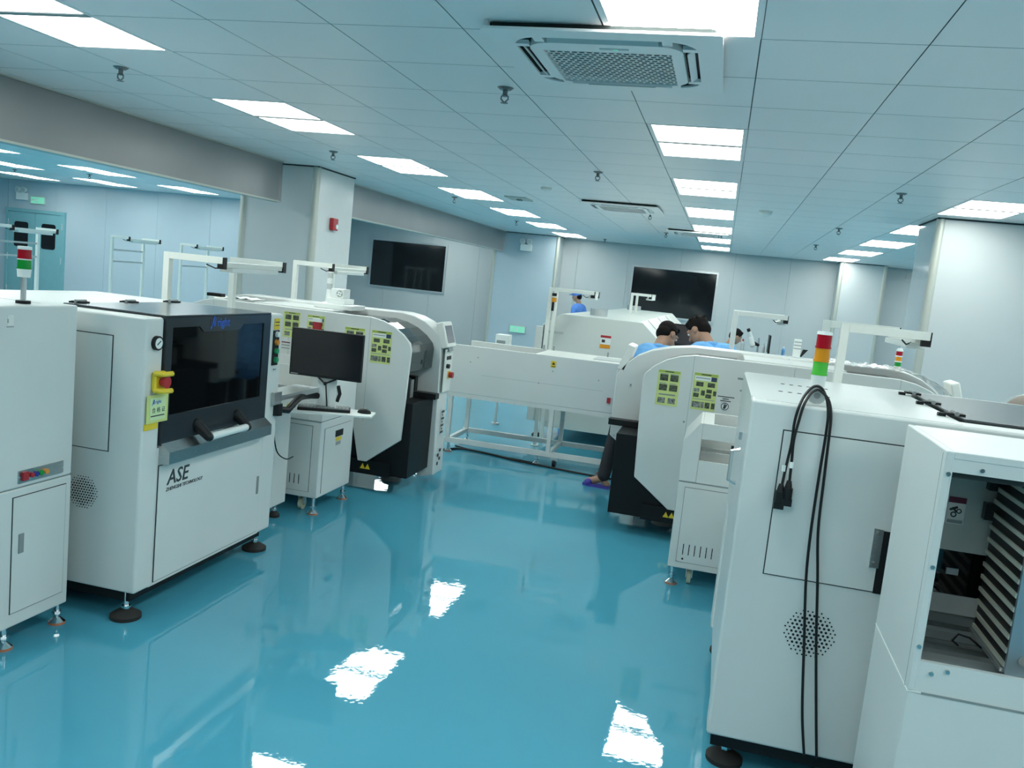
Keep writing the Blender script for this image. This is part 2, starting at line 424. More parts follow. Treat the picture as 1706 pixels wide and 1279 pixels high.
# ------------------------------------------------------------------ ceiling fittings
def sprinkler(x, y, label):
    t = thing('fire_sprinkler', label, 'sprinkler', (x, y, CH), 'pendent fire sprinklers')
    MB().cone((x, y, CH), (x, y, CH - .012), .045, .030, 18).build('escutcheon', DARKST, t)
    MB().cyl((x, y, CH - .01), (x, y, CH - .035), .013, 10).cone((x, y, CH - .035), (x, y, CH - .045), .013, .02, 10).build('body', DARKST, t)
    MB().tube([(x - .018, y, CH - .042), (x - .02, y, CH - .06), (x, y, CH - .078)], .004, 6).tube([(x + .018, y, CH - .042), (x + .02, y, CH - .06), (x, y, CH - .078)], .004, 6).build('yoke', DARKST, t)
    MB().cyl((x, y, CH - .078), (x, y, CH - .081), .02, 14).build('deflector', DARKST, t)
for x, y, l in [(-3.64, 4.55, 'sprinkler between the two nearest pairs of lights by the grey beam'), (-3.71, 7.57, 'sprinkler above the left column, before the third light pair'),
                (-1.27, 4.57, 'sprinkler just left of the nearest ceiling air conditioner'), (-1.21, 7.66, 'sprinkler midway between nearest and second air conditioner'),
                (-1.05, 11.3, 'sprinkler just beyond the second air conditioner'), (1.29, 7.64, 'sprinkler nearest the big right column'),
                (1.25, 11.2, 'second sprinkler along the right ceiling, left of the right light row'), (1.3, 14.4, 'third sprinkler along the right ceiling, far off'),
                (-3.69, 11.26, 'sprinkler beside the grey beam past the fourth light pair'), (-2.56, 18.1, 'farthest sprinkler near the left end of the back wall'),
                (-1.06, 14.6, 'sprinkler left of the farthest air conditioner'), (-3.7, 14.9, 'sprinkler beside the far end of the grey beam'),
                (-10.6, 12.6, 'sprinkler on the side bay ceiling right of its lights'), (-12.4, 12.9, 'sprinkler on the side bay ceiling left of its lights')]:
    sprinkler(x, y, l)
def cassette(a, b, c, d_, label, fine):
    t = thing('ceiling_air_conditioner', label, 'air conditioner', ((a + b) / 2, (c + d_) / 2, CH), 'ceiling cassette air conditioners')
    zt = CH - .002; zb = CH - .036
    cx, cy = (a + b) / 2, (c + d_) / 2; w = (b - a) / 2
    def rr(hw, r, n=6):
        pts = []
        for qx, qy, a0 in ((hw - r, hw - r, 0), (-hw + r, hw - r, 90), (-hw + r, -hw + r, 180), (hw - r, -hw + r, 270)):
            for t_ in range(n + 1):
                an = math.radians(a0 + 90 * t_ / n); pts.append((cx + qx + r * math.cos(an), cy + qy + r * math.sin(an)))
        return pts
    # outer panel as a ring around a recessed slot
    o1 = rr(w, .02, 6); o2 = rr(w - .10, .13, 6); o3 = rr(w - .155, .10, 6)
    def ring(A, B, z, z2):
        mb = MB(); n = len(A)
        vs = [(p[0], p[1], z) for p in A] + [(p[0], p[1], z) for p in B] + [(p[0], p[1], z2) for p in A] + [(p[0], p[1], z2) for p in B]
        fs = []
        for i in range(n):
            j = (i + 1) % n
            fs += [(i, j, n + j, n + i), (2 * n + j, 2 * n + i, 3 * n + i, 3 * n + j), (i, 2 * n + i, 2 * n + j, j), (n + j, 3 * n + j, 3 * n + i, n + i)]
        return mb.add(vs, fs)
    ring(o1, o2, zb, zb + .012).build('surround_panel', CEIL, t, bev=.003)
    ring(rr(w - .03, .02, 6), o2, zb + .012, zt).build('neck', GAP, t)  # near-black ring: shadow line between panel and ceiling put into the colour
    MB().prism(o2, 'xy', zt - .006, zt).build('outlet_recess', BLACKM, t)
    gy = .055; hole = [(p[0], p[1] + gy) for p in rr(.268, .006, 6)]
    ring(o3, hole, zb - .004, zt - .006).build('centre_panel', CEIL, t, bev=.003)
    for k in range(4):                                   # four outlet vanes and corner bridges
        an = k * PI / 2; ux, uy = math.cos(an), math.sin(an); vx, vy = -uy, ux
        r0 = w - .128
        MB().obox((cx + ux * r0, cy + uy * r0, zb + .006), (vx * (w - .25), vy * (w - .25), 0), (ux * .013, uy * .013, .010), (0, 0, .003)).build('outlet_vane', LGREY if k in (3,) else CEIL, t)
        for s in (-1, 1):
            MB().obox((cx + ux * r0 + vx * s * (w - .215), cy + uy * r0 + vy * s * (w - .215), zb + .008), (vx * .02, vy * .02, 0), (ux * .03, uy * .03, 0), (0, 0, .008)).build('corner_bridge', CEIL, t)
    MB().prism(hole, 'xy', zt - .012, zt - .006).build('filter_backing', BLACK, t)
    g = MB(); hw = .268; n = 17 if fine else 9; st = 2 * hw / n; bw = st * .14
    for i in range(n + 1):
        p = -hw + i * st
        g.obox((cx, cy + gy + p, zb + .004), (hw, 0, 0), (0, bw, 0), (0, 0, .0012))
    for j in range(n):
        for i in range(n + 1):
            p = -hw + (i + (.5 if j % 2 else 0)) * st
            if p > hw: continue
            g.obox((cx + p, cy + gy - hw + (j + .5) * st, zb + .004), (bw, 0, 0), (0, st * .5, 0), (0, 0, .0012))
    gg = g.build('intake_grille', CEIL, t, smooth=False, weld=False); gg['kind'] = 'stuff'
    MB().box(cx - .02, cx + .10, cy - w + .205, cy - w + .225, zb - .006, zb - .003).build('receiver_strip', LGREY, t)
    MB().box(cx + .035, cx + .055, cy - w + .209, cy - w + .221, zb - .0075, zb - .005).build('indicator_lamp', EXITG, t, label='small lit green indicator lamp')
    MB().box(cx - .16, cx + .16, cy + w - .115, cy + w - .111, zb - .005, zb - .003).build('latch_line', SEAM, t)
    MB().box(cx + hw + .05, cx + hw + .054, cy - hw * .9, cy + hw * .9, zb - .0055, zb - .003).build('panel_joint', SEAM, t)
cassette(*AC[0], 'nearest square ceiling air conditioner with perforated grille beside the brightest light', True)
cassette(*AC[1], 'middle ceiling air conditioner seen edge-on over the aisle', False)
cassette(*AC[2], 'farthest ceiling air conditioner among the middle row of lights', False)
def dome(x, y, r, h, label, mt=PAPER):
    t = thing('smoke_detector', label, 'detector', (x, y, CH), 'ceiling detectors')
    MB().cyl((x, y, CH), (x, y, CH - .01), r, 24).build('base', mt, t)
    b = MB()
    prev = (r * .92, CH - .01); n = 5
    for i in range(1, n + 1):
        a = PI / 2 * i / n; c = (r * .92 * math.cos(a) + .005, CH - .01 - h * math.sin(a))
        b.cone((x, y, prev[1]), (x, y, c[1]), prev[0], c[0], 20); prev = c
    b.build('housing', mt, t)
dome(.32, 9.85, .075, .055, 'white dome detector right of the middle light row')
dome(-2.0, 9.22, .06, .035, 'small smoke detector left of the second air conditioner')
dome(-1.25, 16.9, .05, .03, 'distant small detector near the back window')
t = thing('access_hatch', 'small square beige hatch plate at the end of a left row light', 'hatch', (-2.66, 10.7, CH))
MB().box(-2.8, -2.52, 10.5, 10.9, CH - .012, CH).build('plate', ALU, t); MB().box(-2.68, -2.62, 10.66, 10.74, CH - .03, CH - .012).build('catch', GREY, t)
# wall fittings
def emergency_light(x, y, z, label, s=1):
    t = thing('emergency_light', label, 'emergency light', (x, y, z - .1), 'twin-head emergency lights')
    MB().box(x - .13 * s, x + .13 * s, y - .07, y, z - .15 * s, z).build('battery_case', PAPER, t, bev=.008)
    for k in (-1, 1):
        MB().cone((x + k * .075 * s, y - .03, z + .06 * s), (x + k * .075 * s, y - .1, z + .055 * s), .045 * s, .062 * s, 16).build('lamp_head', PAPER, t)
        MB().cyl((x + k * .075 * s, y - .09, z + .056 * s), (x + k * .075 * s, y - .105, z + .054 * s), .05 * s, 16).build('lens', LGREY, t)
emergency_light(-14.75, YW - .002, 2.43, 'twin-head emergency light above the teal door')
emergency_light(-4.34, 18.595, 2.46, 'twin-head emergency light high on the far left column')
def exit_sign(x, y, z, label):
    t = thing('exit_sign', label, 'exit sign', (x, y, z), 'green running man exit signs')
    MB().box(x - .19, x + .19, y - .03, y, z - .085, z + .085).build('case', LGREY, t, bev=.004)
    MB().box(x - .17, x + .17, y - .034, y - .03, z - .068, z + .068).build('lit_face', EXITG, t)
    MB().ball((x - .01, y - .036, z + .045), (.012, .003, .012), 8, 5).limb((x - .015, y - .036, z + .025), (x - .01, y - .036, z - .01), .009, .008, 6).limb((x - .01, y - .036, z - .01), (x + .02, y - .036, z - .045), .007, .006, 6).limb((x - .01, y - .036, z - .01), (x - .035, y - .036, z - .04), .007, .006, 6).limb((x - .015, y - .036, z + .02), (x + .02, y - .036, z + .005), .006, .005, 6).build('running_figure', PAPER, t)
    MB().box(x - .13, x - .06, y - .036, y - .034, z - .008, z + .008).prism([(x - .13, z + .025), (x - .16, z), (x - .13, z - .025)], 'xz', y - .036, y - .034).build('arrow', PAPER, t)
exit_sign(-14.36, YW - .002, 2.30, 'lit green exit sign above the teal door')
exit_sign(-4.35, 18.595, .58, 'lit green exit sign low on the far left column')
t = thing('fire_alarm_sounder', 'small red fire alarm box on the glossy left column', 'alarm', (-4.5, 9.28, 2.08))
MB().box(-4.502, -4.45, 9.22, 9.35, 2.03, 2.17).build('case', RED, t, bev=.01)
MB().cyl((-4.45, 9.3, 2.075), (-4.44, 9.3, 2.075), .028, 14).build('sounder_grille', PAPER, t)

# ------------------------------------------------------------------ small parts reused on machines
def level_foot(x, y, ztop, parent, r=.045, pad=RUBBER, padname='rubber_foot'):
    f = MB().cyl((x, y, .03), (x, y, ztop), .011, 12).cyl((x, y, .045), (x, y, .058), .02, 6).build('levelling_foot', CHROME, parent)
    if pad is RUBBER: MB().cone((x, y, 0), (x, y, .016), r, r, 24).cone((x, y, .016), (x, y, .04), r, r * .45, 24).build(padname, RUBBER, f)
    else:
        MB().cone((x, y, .01), (x, y, .03), r, r * .35, 24).build('foot_disc', CHROME, f)
        MB().cyl((x, y, 0), (x, y, .01), r * 1.02, 24).build('foot_pad', pad, f, label='orange pad under the foot')
def vent(cx, y, cz, R, parent):            # perforated disc on a -y face, as small dark holes
    b = MB(); st = R / 5.6
    for i in range(-8, 9):
        for j in range(-8, 9):
            px = (i + (.5 if j % 2 else 0)) * st; pz = j * st * .87
            rr_ = math.hypot(px, pz)
            if rr_ > R: continue
            b.cyl((cx + px, y - .0015, cz + pz), (cx + px, y + .002, cz + pz), st * (.30 if rr_ < R * .8 else .2), 8)
    o = b.build('vent_holes', BLACK, parent, weld=False); o['kind'] = 'stuff'
def door_plate_y(x0, x1, z0, z1, y, parent, material=WHITE, name='access_panel', g=.004):
    MB().box(x0 - g, x1 + g, y - .0022, y + .001, z0 - g, z1 + g).build('panel_gap', GAP, parent)
    return MB().box(x0, x1, y - .004, y + .001, z0, z1).build(name, material, parent)
def door_plate_x(y0, y1, z0, z1, x, parent, material=WHITE, name='door', g=.003):
    MB().box(x - .001, x + .0022, y0 - g, y1 + g, z0 - g, z1 + g).build('door_gap', GAP, parent)
    return MB().box(x - .001, x + .004, y0, y1, z0, z1).build(name, material, parent)
def emblem(x, y, z, s, parent):            # blue crescent figure facing +x
    pts = [(y + s * a, z + s * b) for a, b in ((0, -.1), (.22, .1), (.38, .75), (.6, 1), (.52, .55), (.62, .0), (.48, .05), (.42, .5), (.3, .1), (.12, -.25))]
    MB().prism(pts, 'yz', x, x + .0012).build('emblem', BLUEI, parent)
    pts = [(y + s * a, z + s * b) for a, b in ((.66, .95), (.8, .75), (.74, .05), (.64, .0), (.66, .5))]
    MB().prism(pts, 'yz', x, x + .0012).build('emblem', BLUEI, parent)

# ------------------------------------------------------------------ stencil printers
def printer(X0, Y0, label):
    # X0 = plane of the front (+x), Y0 = near side face
    D = 1.25; Wd = 1.18; xb = X0 - D; Y1 = Y0 + Wd; zt = 1.37; zb = .13
    t = thing('stencil_printer', label, 'machine', (X0 - D / 2, Y0 + Wd / 2, 0))
    MB().box(xb + .01, X0 - .006, Y0 + .10, Y1 - .13, zb + .002, .78).build('lower_body', WHITE, t)
    MB().box(xb, X0 - .56, Y0 + .10, Y1 - .13, .78, zt).build('rear_body', WHITE, t)
    MB().box(xb, X0 - .004, Y0, Y0 + .12, zb, zt).build('side_body', WHITE, t, bev=.012)
    MB().box(xb, X0 - .004, Y1 - .15, Y1, zb, zt).build('side_body', WHITE, t, bev=.012)
    MB().box(xb + .02, X0 - .05, Y0 + .03, Y1 - .03, zb - .05, zb).build('base_frame', BLACKM, t)
    # hood with dark window
    h = MB().box(X0 - .53, X0 - .028, Y0 + .128, Y1 - .158, .80, zt + .004).build('hood_core', HOOD, t)
    hood = MB().box(X0 - .54, X0 + .006, Y0 + .124, Y1 - .154, zt, zt + .010).build('hood_top', HOOD, t, bev=.003)
    ya, yb = Y0 + .124, Y1 - .154; wa, wb = ya + .045, yb - .07; wz0, wz1 = .925, 1.325
    fr = MB()
    fr.box(X0 - .03, X0 + .006, ya, wa, .79, zt).box(X0 - .03, X0 + .006, wb, yb, .79, zt)
    fr.box(X0 - .03, X0 + .006, wa, wb, .79, wz0).box(X0 - .03, X0 + .006, wa, wb, wz1, zt)
    c = (wa + wb) / 2
    fr.prism([(c - .19, wz1), (c - .155, wz1 - .028), (c + .155, wz1 - .028), (c + .19, wz1)], 'yz', X0 - .03, X0 + .006)
    fr.build('hood_frame', HOOD, t)
    MB().box(X0 - .026, X0 + .001, wa, wb, wz0, wz1).build('hood_window', GLASSB, t)
    lg = MB().box(X0 + .0055, X0 + .0065, c - .11, c + .10, wz1 - .02, wz1 + .035).build('logo_plate', HOOD, t)
    text('logo_lettering', 'right', .058, (X0 + .0065, c - .05, wz1 - .004), (0, 1, 0), (0, 0, 1), BLUEI, t, bold=.0006)
    emblem(X0 + .0065, c - .105, wz1 - .004, .052, t)
    # steel ledge and handle
    MB().prism([(X0 - .02, .80), (X0 + .006, .80), (X0 + .05, .765), (X0 + .05, .71), (X0 - .02, .70)], 'xz', Y0 + .128, Y1 - .15).build('steel_ledge', STEEL, t)
    hb = MB().limb((X0 + .075, c - .16, .80), (X0 + .075, c + .16, .80), .018, .018, 12).build('handle_bar', PAPER, t)
    for s in (-1, 1):
        MB().limb((X0 + .005, c + s * .175, .855), (X0 + .075, c + s * .17, .80), .030, .022, 12).build('handle_bracket', BLACK, t)
    # front lower door
    dr_ = door_plate_x(Y0 + .13, Y1 - .155, .15, .695, X0 - .004, t, name='front_door')
    MB().box(X0, X0 + .003, Y1 - .185, Y1 - .165, .37, .47).build('door_pull', GREY, dr_)
    text('brand_lettering', 'ASE', .098, (X0 + .001, Y0 + .19, .595), (0, 1, 0), (0, 0, 1), INK, dr_, shear=.18, bold=.001)
    text('maker_lettering', 'ZHENGSHI TECHNOLOGY', .024, (X0 + .001, Y0 + .185, .565), (0, 1, 0), (0, 0, 1), INK, dr_, shear=.15)
    # left pillar fittings
    g = MB().cyl((X0 - .006, Y0 + .065, 1.26), (X0 + .012, Y0 + .065, 1.26), .032, 24).build('pressure_gauge', BLACK, t)
    MB().cyl((X0 + .012, Y0 + .065, 1.26), (X0 + .0135, Y0 + .065, 1.26), .024, 20).build('dial', PAPER, g)
    MB().obox((X0 + .014, Y0 + .065, 1.262), (.0006, 0, 0), (0, .012, .008), (0, .0015, -.002)).build('needle', INK, g)
    e = MB().box(X0 - .006, X0 + .02, Y0 + .045, Y0 + .125, 1.045, 1.135).build('emergency_stop', YELLOW, t, bev=.01)
    for zz in (1.052, 1.128): MB().tube([(X0 + .01, Y0 + .05, zz), (X0 + .05, Y0 + .06, zz), (X0 + .055, Y0 + .11, zz)], .012, 8).build('guard', YELLOW, e)
    MB().cone((X0 + .02, Y0 + .085, 1.09), (X0 + .05, Y0 + .085, 1.09), .018, .028, 20).build('stop_button', RED, e)
    tg = MB().obox((X0 + .006, Y0 + .085, .968), (.0015, 0, 0), (0, .073, 0), (0, 0, .063)).build('certificate_tag', POSTY, t)
    MB().box(X0 + .0075, X0 + .009, Y0 + .031, Y0 + .139, .918, 1.018).build('tag_field', mat('pale_green_print', (.62, .78, .45), .5), tg)
    emblem(X0 + .009, Y0 + .042, .99, .022, tg)
    text('tag_logo', 'right', .022, (X0 + .009, Y0 + .065, .992), (0, 1, 0), (0, 0, 1), BLUEI, tg)
    text('tag_lettering', '合 格 证', .026, (X0 + .009, Y0 + .044, .953), (0, 1, 0), (0, 0, 1), INK, tg)
    MB().box(X0 + .009, X0 + .0095, Y0 + .038, Y0 + .132, .934, .939).build('tag_rule', INK, tg)
    MB().box(X0 - .004, X0 + .001, Y0 + .01, Y0 + .10, .875, .903).build('warning_strip', YELLOW, t)
    # right pillar control strip
    MB().box(X0 - .004, X0 + .001, Y1 - .10, Y1 - .045, 1.285, 1.345).build('warning_label', YELLOW, t)
    MB().box(X0 + .001, X0 + .0015, Y1 - .095, Y1 - .05, 1.322, 1.328).box(X0 + .001, X0 + .0015, Y1 - .095, Y1 - .05, 1.305, 1.31).build('warning_lettering', INK, t)
    cp = MB().box(X0 - .004, X0 + .002, Y1 - .105, Y1 - .045, 1.085, 1.28).build('control_strip', BLACK, t)
    for zz, mm, nn in ((1.258, PAPER, 'white_button'), (1.213, ORANGEB, 'orange_button'), (1.165, GREENB, 'green_button'), (1.115, GREENB, 'green_button')):
        MB().cone((X0 + .002, Y1 - .075, zz), (X0 + .016, Y1 - .075, zz), .017, .015, 14).build(nn, mm, cp)
    MB().box(X0 - .004, X0 + .004, Y1 - .08, Y1 - .06, 1.058, 1.064).build('port', GREY, t)
    # near side: access panel, vents and inlet slot
    xa, xc_ = xb + .12, X0 - .17
    door_plate_y(xa, xc_, .765, 1.275, Y0, t)
    MB().box(xb + .48, xb + .80, Y0 - .006, Y0 + .001, .76, .98).build('inlet_slot', BLACK, t)
    sb = MB().box(xb + .455, xb + .485, Y0 - .012, Y0 - .002, .85, .985).build('slot_bracket', STEEL, t)
    for zz in (.865, .97): MB().cyl((xb + .468, Y0 - .018, zz), (xb + .468, Y0 - .012, zz), .006, 8).build('screw', CHROME, sb)
    vent(xb + .30, Y0, .575, .085, t); vent(X0 - .29, Y0, .56, .075, t)
    # rear side handle
    hd = MB().tube([(xb + .003, Y0 + .42, 1.12), (xb - .03, Y0 + .42, 1.11), (xb - .03, Y0 + .42, .99), (xb + .003, Y0 + .42, .98)], .008, 8).build('rear_handle', CHROME, t)
    MB().box(xb - .012, xb + .002, Y0 + .4, Y0 + .44, 1.16, 1.19).build('rear_latch', CHROME, t)
    # top: seam, hinges, rows of holes
    for k, yy in enumerate((Y0 + .24, Y0 + .59, Y0 + .94)):
        hg = MB().box(X0 - .575, X0 - .515, yy - .026, yy + .026, zt + .009, zt + .016).build('hinge', BLACKM, t)
        MB().cyl((X0 - .545, yy - .034, zt + .016), (X0 - .545, yy + .034, zt + .016), .008, 10).build('hinge_pin', GREY, hg)
        MB().box(X0 - .60, X0 - .575, yy - .012, yy + .012, zt, zt + .012).build('hinge_leaf', BLACKM, hg)
    MB().box(xb + .05, X0 - .57, Y0 + .02, Y0 + .025, zt, zt + .001).build('top_seam', LGREY, t)
    hb_ = MB()
    for i in range(6): hb_.cyl((xb + .15 + .035 * i, Y0 + .74, zt - .001), (xb + .15 + .035 * i, Y0 + .74, zt + .0015), .0085, 10)
    for i in range(6): hb_.cyl((xb + .12 + .035 * i, Y0 + .40, zt - .001), (xb + .12 + .035 * i, Y0 + .40, zt + .0015), .0085, 10)
    o = hb_.build('top_holes', BLACK, t, weld=False); o['kind'] = 'stuff'
    for (fx, fy) in ((X0 - .07, Y0 + .04), (X0 - .07, Y1 - .04), (xb + .08, Y0 + .09), (xb + .08, Y1 - .09)):
        level_foot(fx, fy, zb, t, r=.068)
    return t, xb, Y1
pL, _, _ = printer(-2.37, 3.2, 'white stencil printer with dark hood window and ASE lettering on its door')
PDX, PDY = 3.76, -.135
pR = copy_tree(pL, (PDX, PDY, 0), 'white stencil printer on the right with signal tower and side panel facing us')

for c_ in list(pL.children):
    if c_.name.startswith('top_holes'): bpy.data.objects.remove(c_)
def signal_tower(x, y, z, r, hs, parent, base='pole', lenses=(REDL, AMBERL, GREENL), cap=PAPER, pole_h=.12):
    zz = z
    if base == 'pole':
        MB().cyl((x, y, z), (x, y, z + .012), r * 1.1, 16).build('tower_base', BLACKM, parent)
        MB().cyl((x, y, z + .012), (x, y, z + pole_h), r * .42, 14).build('tower_pole', ALUM, parent)
        zz = z + pole_h
    MB().cone((x, y, zz), (x, y, zz + hs * .9), r * .92, r * 1.05, 24).build('tower_socket', PAPER, parent); zz += hs * .9
    for i, l in enumerate(reversed(lenses)):
        nm = {'red_lens': 'red_lens', 'amber_lens': 'amber_lens', 'green_lens': 'green_lens', 'dark_green_lens': 'green_lens'}.get(l.name, 'white_lens')
        b = MB().cyl((x, y, zz), (x, y, zz + hs), r, 28)
        b.cyl((x, y, zz), (x, y, zz + hs * .14), r * 1.08, 28)
        b.build(nm, l, parent); zz += hs
        if base == 'pole' : MB().cyl((x, y, zz), (x, y, zz + hs * .13), r * 1.03, 24).build('tower_ring', PAPER, parent); zz += hs * .13
    MB().cone((x, y, zz), (x, y, zz + hs * .22), r * 1.06, r * .98, 28).build('tower_cap', cap, parent)
# tower on the right printer: bracket, disc joint, three lenses
tx, ty = .355, 3.14
MB().box(tx - .045, tx + .045, ty - .03, ty + .03, 1.37, 1.382).build('tower_bracket', PAPER, pR, bev=.003)
MB().box(tx - .02, tx + .02, ty - .015, ty + .015, 1.382, 1.43).build('tower_arm', LGREY, pR, bev=.004)
dj = MB().cyl((tx, ty - .03, 1.405), (tx, ty + .012, 1.405), .030, 24).build('tower_joint', LGREY, pR)
MB().cyl((tx, ty - .034, 1.405), (tx, ty - .03, 1.405), .011, 16).build('joint_screw', GREY, dj)
signal_tower(tx, ty, 1.432, .025, .047, pR, base='none')
# ------------------------------------------------------------------ loaders
def loader_left():
    X0, Y0, Y1, zt, zb = -2.62, 2.56, 3.08, 1.40, .095
    t = thing('board_loader', 'tall white cabinet at the left edge with red and green signal tower', 'machine', (X0 - .28, (Y0 + Y1) / 2, 0))
    MB().box(X0 - .56, X0, Y0, Y1, .672, zt).build('upper_body', WHITE, t, bev=.008)
    MB().box(X0 - .56, X0, Y0, Y1, zb, .668).build('lower_body', WHITE, t, bev=.006)
    MB().box(X0 - .55, X0 - .006, Y0 + .006, Y1 - .006, .664, .676).build('body_joint', SEAM, t)
    d_ = door_plate_x(2.765, 3.045, .155, .635, X0, t)
    MB().box(X0 + .003, X0 + .008, 2.795, 2.82, .40, .48).build('door_pull', GREY, d_)
    p = MB().box(X0, X0 + .004, 2.785, 3.025, .69, .742).build('control_plate', STEEL, t)
    for yy, mm, nn, r_ in ((2.815, RED, 'rocker_switch', .015), (2.845, RED, 'red_button', .010), (2.868, BLUEB, 'blue_button', .011), (2.893, GREEND, 'green_button', .011), (2.922, ORANGEB, 'orange_button', .011)):
        if nn == 'rocker_switch': MB().box(X0 + .004, X0 + .014, yy - .014, yy + .014, .70, .735).build(nn, mm, p)
        else: MB().cyl((X0 + .004, yy, .717), (X0 + .018, yy, .717), r_, 14).build(nn, mm, p)
    for yy in (2.79, 3.02): MB().cyl((X0 + .004, yy, .716), (X0 + .006, yy, .716), .004, 8).build('screw', CHROME, p)
    sl = MB().box(X0 - .001, X0 + .001, 2.712, 2.742, 1.325, 1.365).build('small_label', WHITE2, t)
    MB().box(X0 + .001, X0 + .002, 2.708, 2.742, 1.318, 1.322).box(X0 + .001, X0 + .002, 2.712, 2.716, 1.335, 1.35).build('label_marks', INKG, sl)
    MB().box(X0 - .50, X0 - .08, Y0 + .1, Y0 + .103, zt, zt + .001).box(X0 - .50, X0 - .08, Y1 - .12, Y1 - .117, zt, zt + .001).build('top_seam', LGREY, t)
    for x, y in ((X0 - .03, 2.77), (X0 - .03, 3.06), (X0 - .52, 2.6), (X0 - .52, 3.05)): level_foot(x, y, zb, t, r=.034, pad=ORANGE_PAD)
    signal_tower(-2.70, 2.87, zt, .025, .036, t, lenses=(REDL, GREEND), pole_h=.105)
    return t
loader_left()
def loader_right():
    X0, X1, Y0, Y1, zt, zs = .61, 1.25, 2.40, 2.89, 1.372, .715
    t = thing('magazine_loader', 'white magazine loader at the right edge with an open bay of striped racks', 'machine', ((X0 + X1) / 2, (Y0 + Y1) / 2, 0))
    wx0, wx1, wz0, wz1 = .632, 1.12, .80, 1.318
    MB().box(X0, X0 + .02, Y0, Y1, zs, zt).build('side_panel', WHITE, t, bev=.004)
    MB().box(X1 - .02, X1, Y0, Y1, zs, zt).build('side_panel', WHITE, t)
    MB().box(X0 + .02, X1 - .02, Y0, Y1, zt - .02, zt).build('top_panel', WHITE, t, bev=.003)
    MB().box(X0 + .02, X1 - .02, Y1 - .015, Y1, zs, zt - .02).build('back_panel', GREY, t)
    MB().box(X0 + .018, X1 - .02, Y0 + .002, Y0 + .018, wz1, zt - .004).build('front_header', WHITE, t)
    MB().box(X0 + .018, X1 - .02, Y0 + .002, Y0 + .018, zs, wz0).build('front_sill', WHITE, t)
    MB().box(wx1, X1 - .02, Y0 + .002, Y0 + .018, wz0, wz1).build('front_stile', WHITE, t)
    MB().box(wx0 - .012, wx0, Y0 + .003, Y0 + .03, wz0, wz1).build('front_stile', WHITE, t)
    MB().box(wx0, wx1, Y0 + .018, Y0 + .028, wz1 - .016, wz1).build('window_gasket', GAP, t)
    MB().box(X0 - .0005, X0 + .001, Y0 + .03, Y0 + .0315, zs, zt - .01).build('panel_seam', SEAM, t)
    MB().box(X0, X1, Y0, Y1, .09, zs - .003).build('lower_body', WHITE, t, bev=.005)
    MB().box(X0 - .001, X1, Y0 - .0012, Y1, zs - .003, zs).build('body_joint', PAPER, t)
    MB().box(X0 + .035, X1, Y0 - .002, Y0 + .001, zs - .004, zs + .001).build('joint_gap', SEAM, t)
    for x, z in ((.622, 1.312), (.622, 1.06), (.622, .84), (.662, .772), (.70, 1.332), (.70, .785)):
        MB().cyl((x, Y0 - .004, z), (x, Y0 + .003, z), .006, 10).build('screw', STEEL, t)
    # bay interior
    MB().box(.63, 1.2, Y1 - .03, Y1 - .016, 1.0, 1.35).build('bay_back', mat('bay_back_grey', (.55, .60, .58), .5), t)
    MB().box(.63, 1.2, Y1 - .028, Y1 - .016, .86, 1.0).build('bay_dark_window', GLASSB, t)
    MB().box(.63, 1.2, Y1 - .034, Y1 - .016, .80, .86).build('bay_ledge', LGREY, t)
    for x in (.67, .78): MB().box(x, x + .035, Y1 - .036, Y1 - .028, .925, .945).build('bay_latch', ALUM, t)
    MB().box(.63, 1.2, Y0 + .02, Y1 - .02, .738, .75).build('bay_floor', GREY, t)
    for k, yy in enumerate((2.47, 2.56, 2.66, 2.76, 2.82)):
        MB().box(.63, 1.2, yy - .018, yy + .018, .752, .772 + .006 * (k % 2)).build('guide_rail', STEEL if k % 2 == 0 else ALUM, t)
    lb = MB().box(.755, .805, Y1 - .033, Y1 - .03, 1.085, 1.17).build('warning_sign', PAPER, t)
    MB().box(.755, .805, Y1 - .0345, Y1 - .033, 1.152, 1.17).build('red_band', MAROON, lb)
    gm = MB()
    for gx, gz, gr in ((.774, 1.115, .009), (.788, 1.127, .008)):
        for q in range(14):
            a0 = 2 * PI * q / 14; a1 = 2 * PI * (q + 1) / 14
            gm.prism([(gx + gr * math.cos(a0), gz + gr * math.sin(a0)), (gx + gr * math.cos(a1), gz + gr * math.sin(a1)), (gx + gr * .6 * math.cos(a1), gz + gr * .6 * math.sin(a1)), (gx + gr * .6 * math.cos(a0), gz + gr * .6 * math.sin(a0))], 'xz', Y1 - .0345, Y1 - .033)
    gm.limb((.764, Y1 - .034, 1.130), (.780, Y1 - .034, 1.138), .004, .004, 6).limb((.780, Y1 - .034, 1.125), (.770, Y1 - .034, 1.135), .003, .003, 6).build('hand_in_gears_symbol', INK, lb)
    MB().box(.758, .802, Y1 - .0345, Y1 - .033, 1.088, 1.098).build('sign_lettering', INKG, lb)
    return t
loader_right()
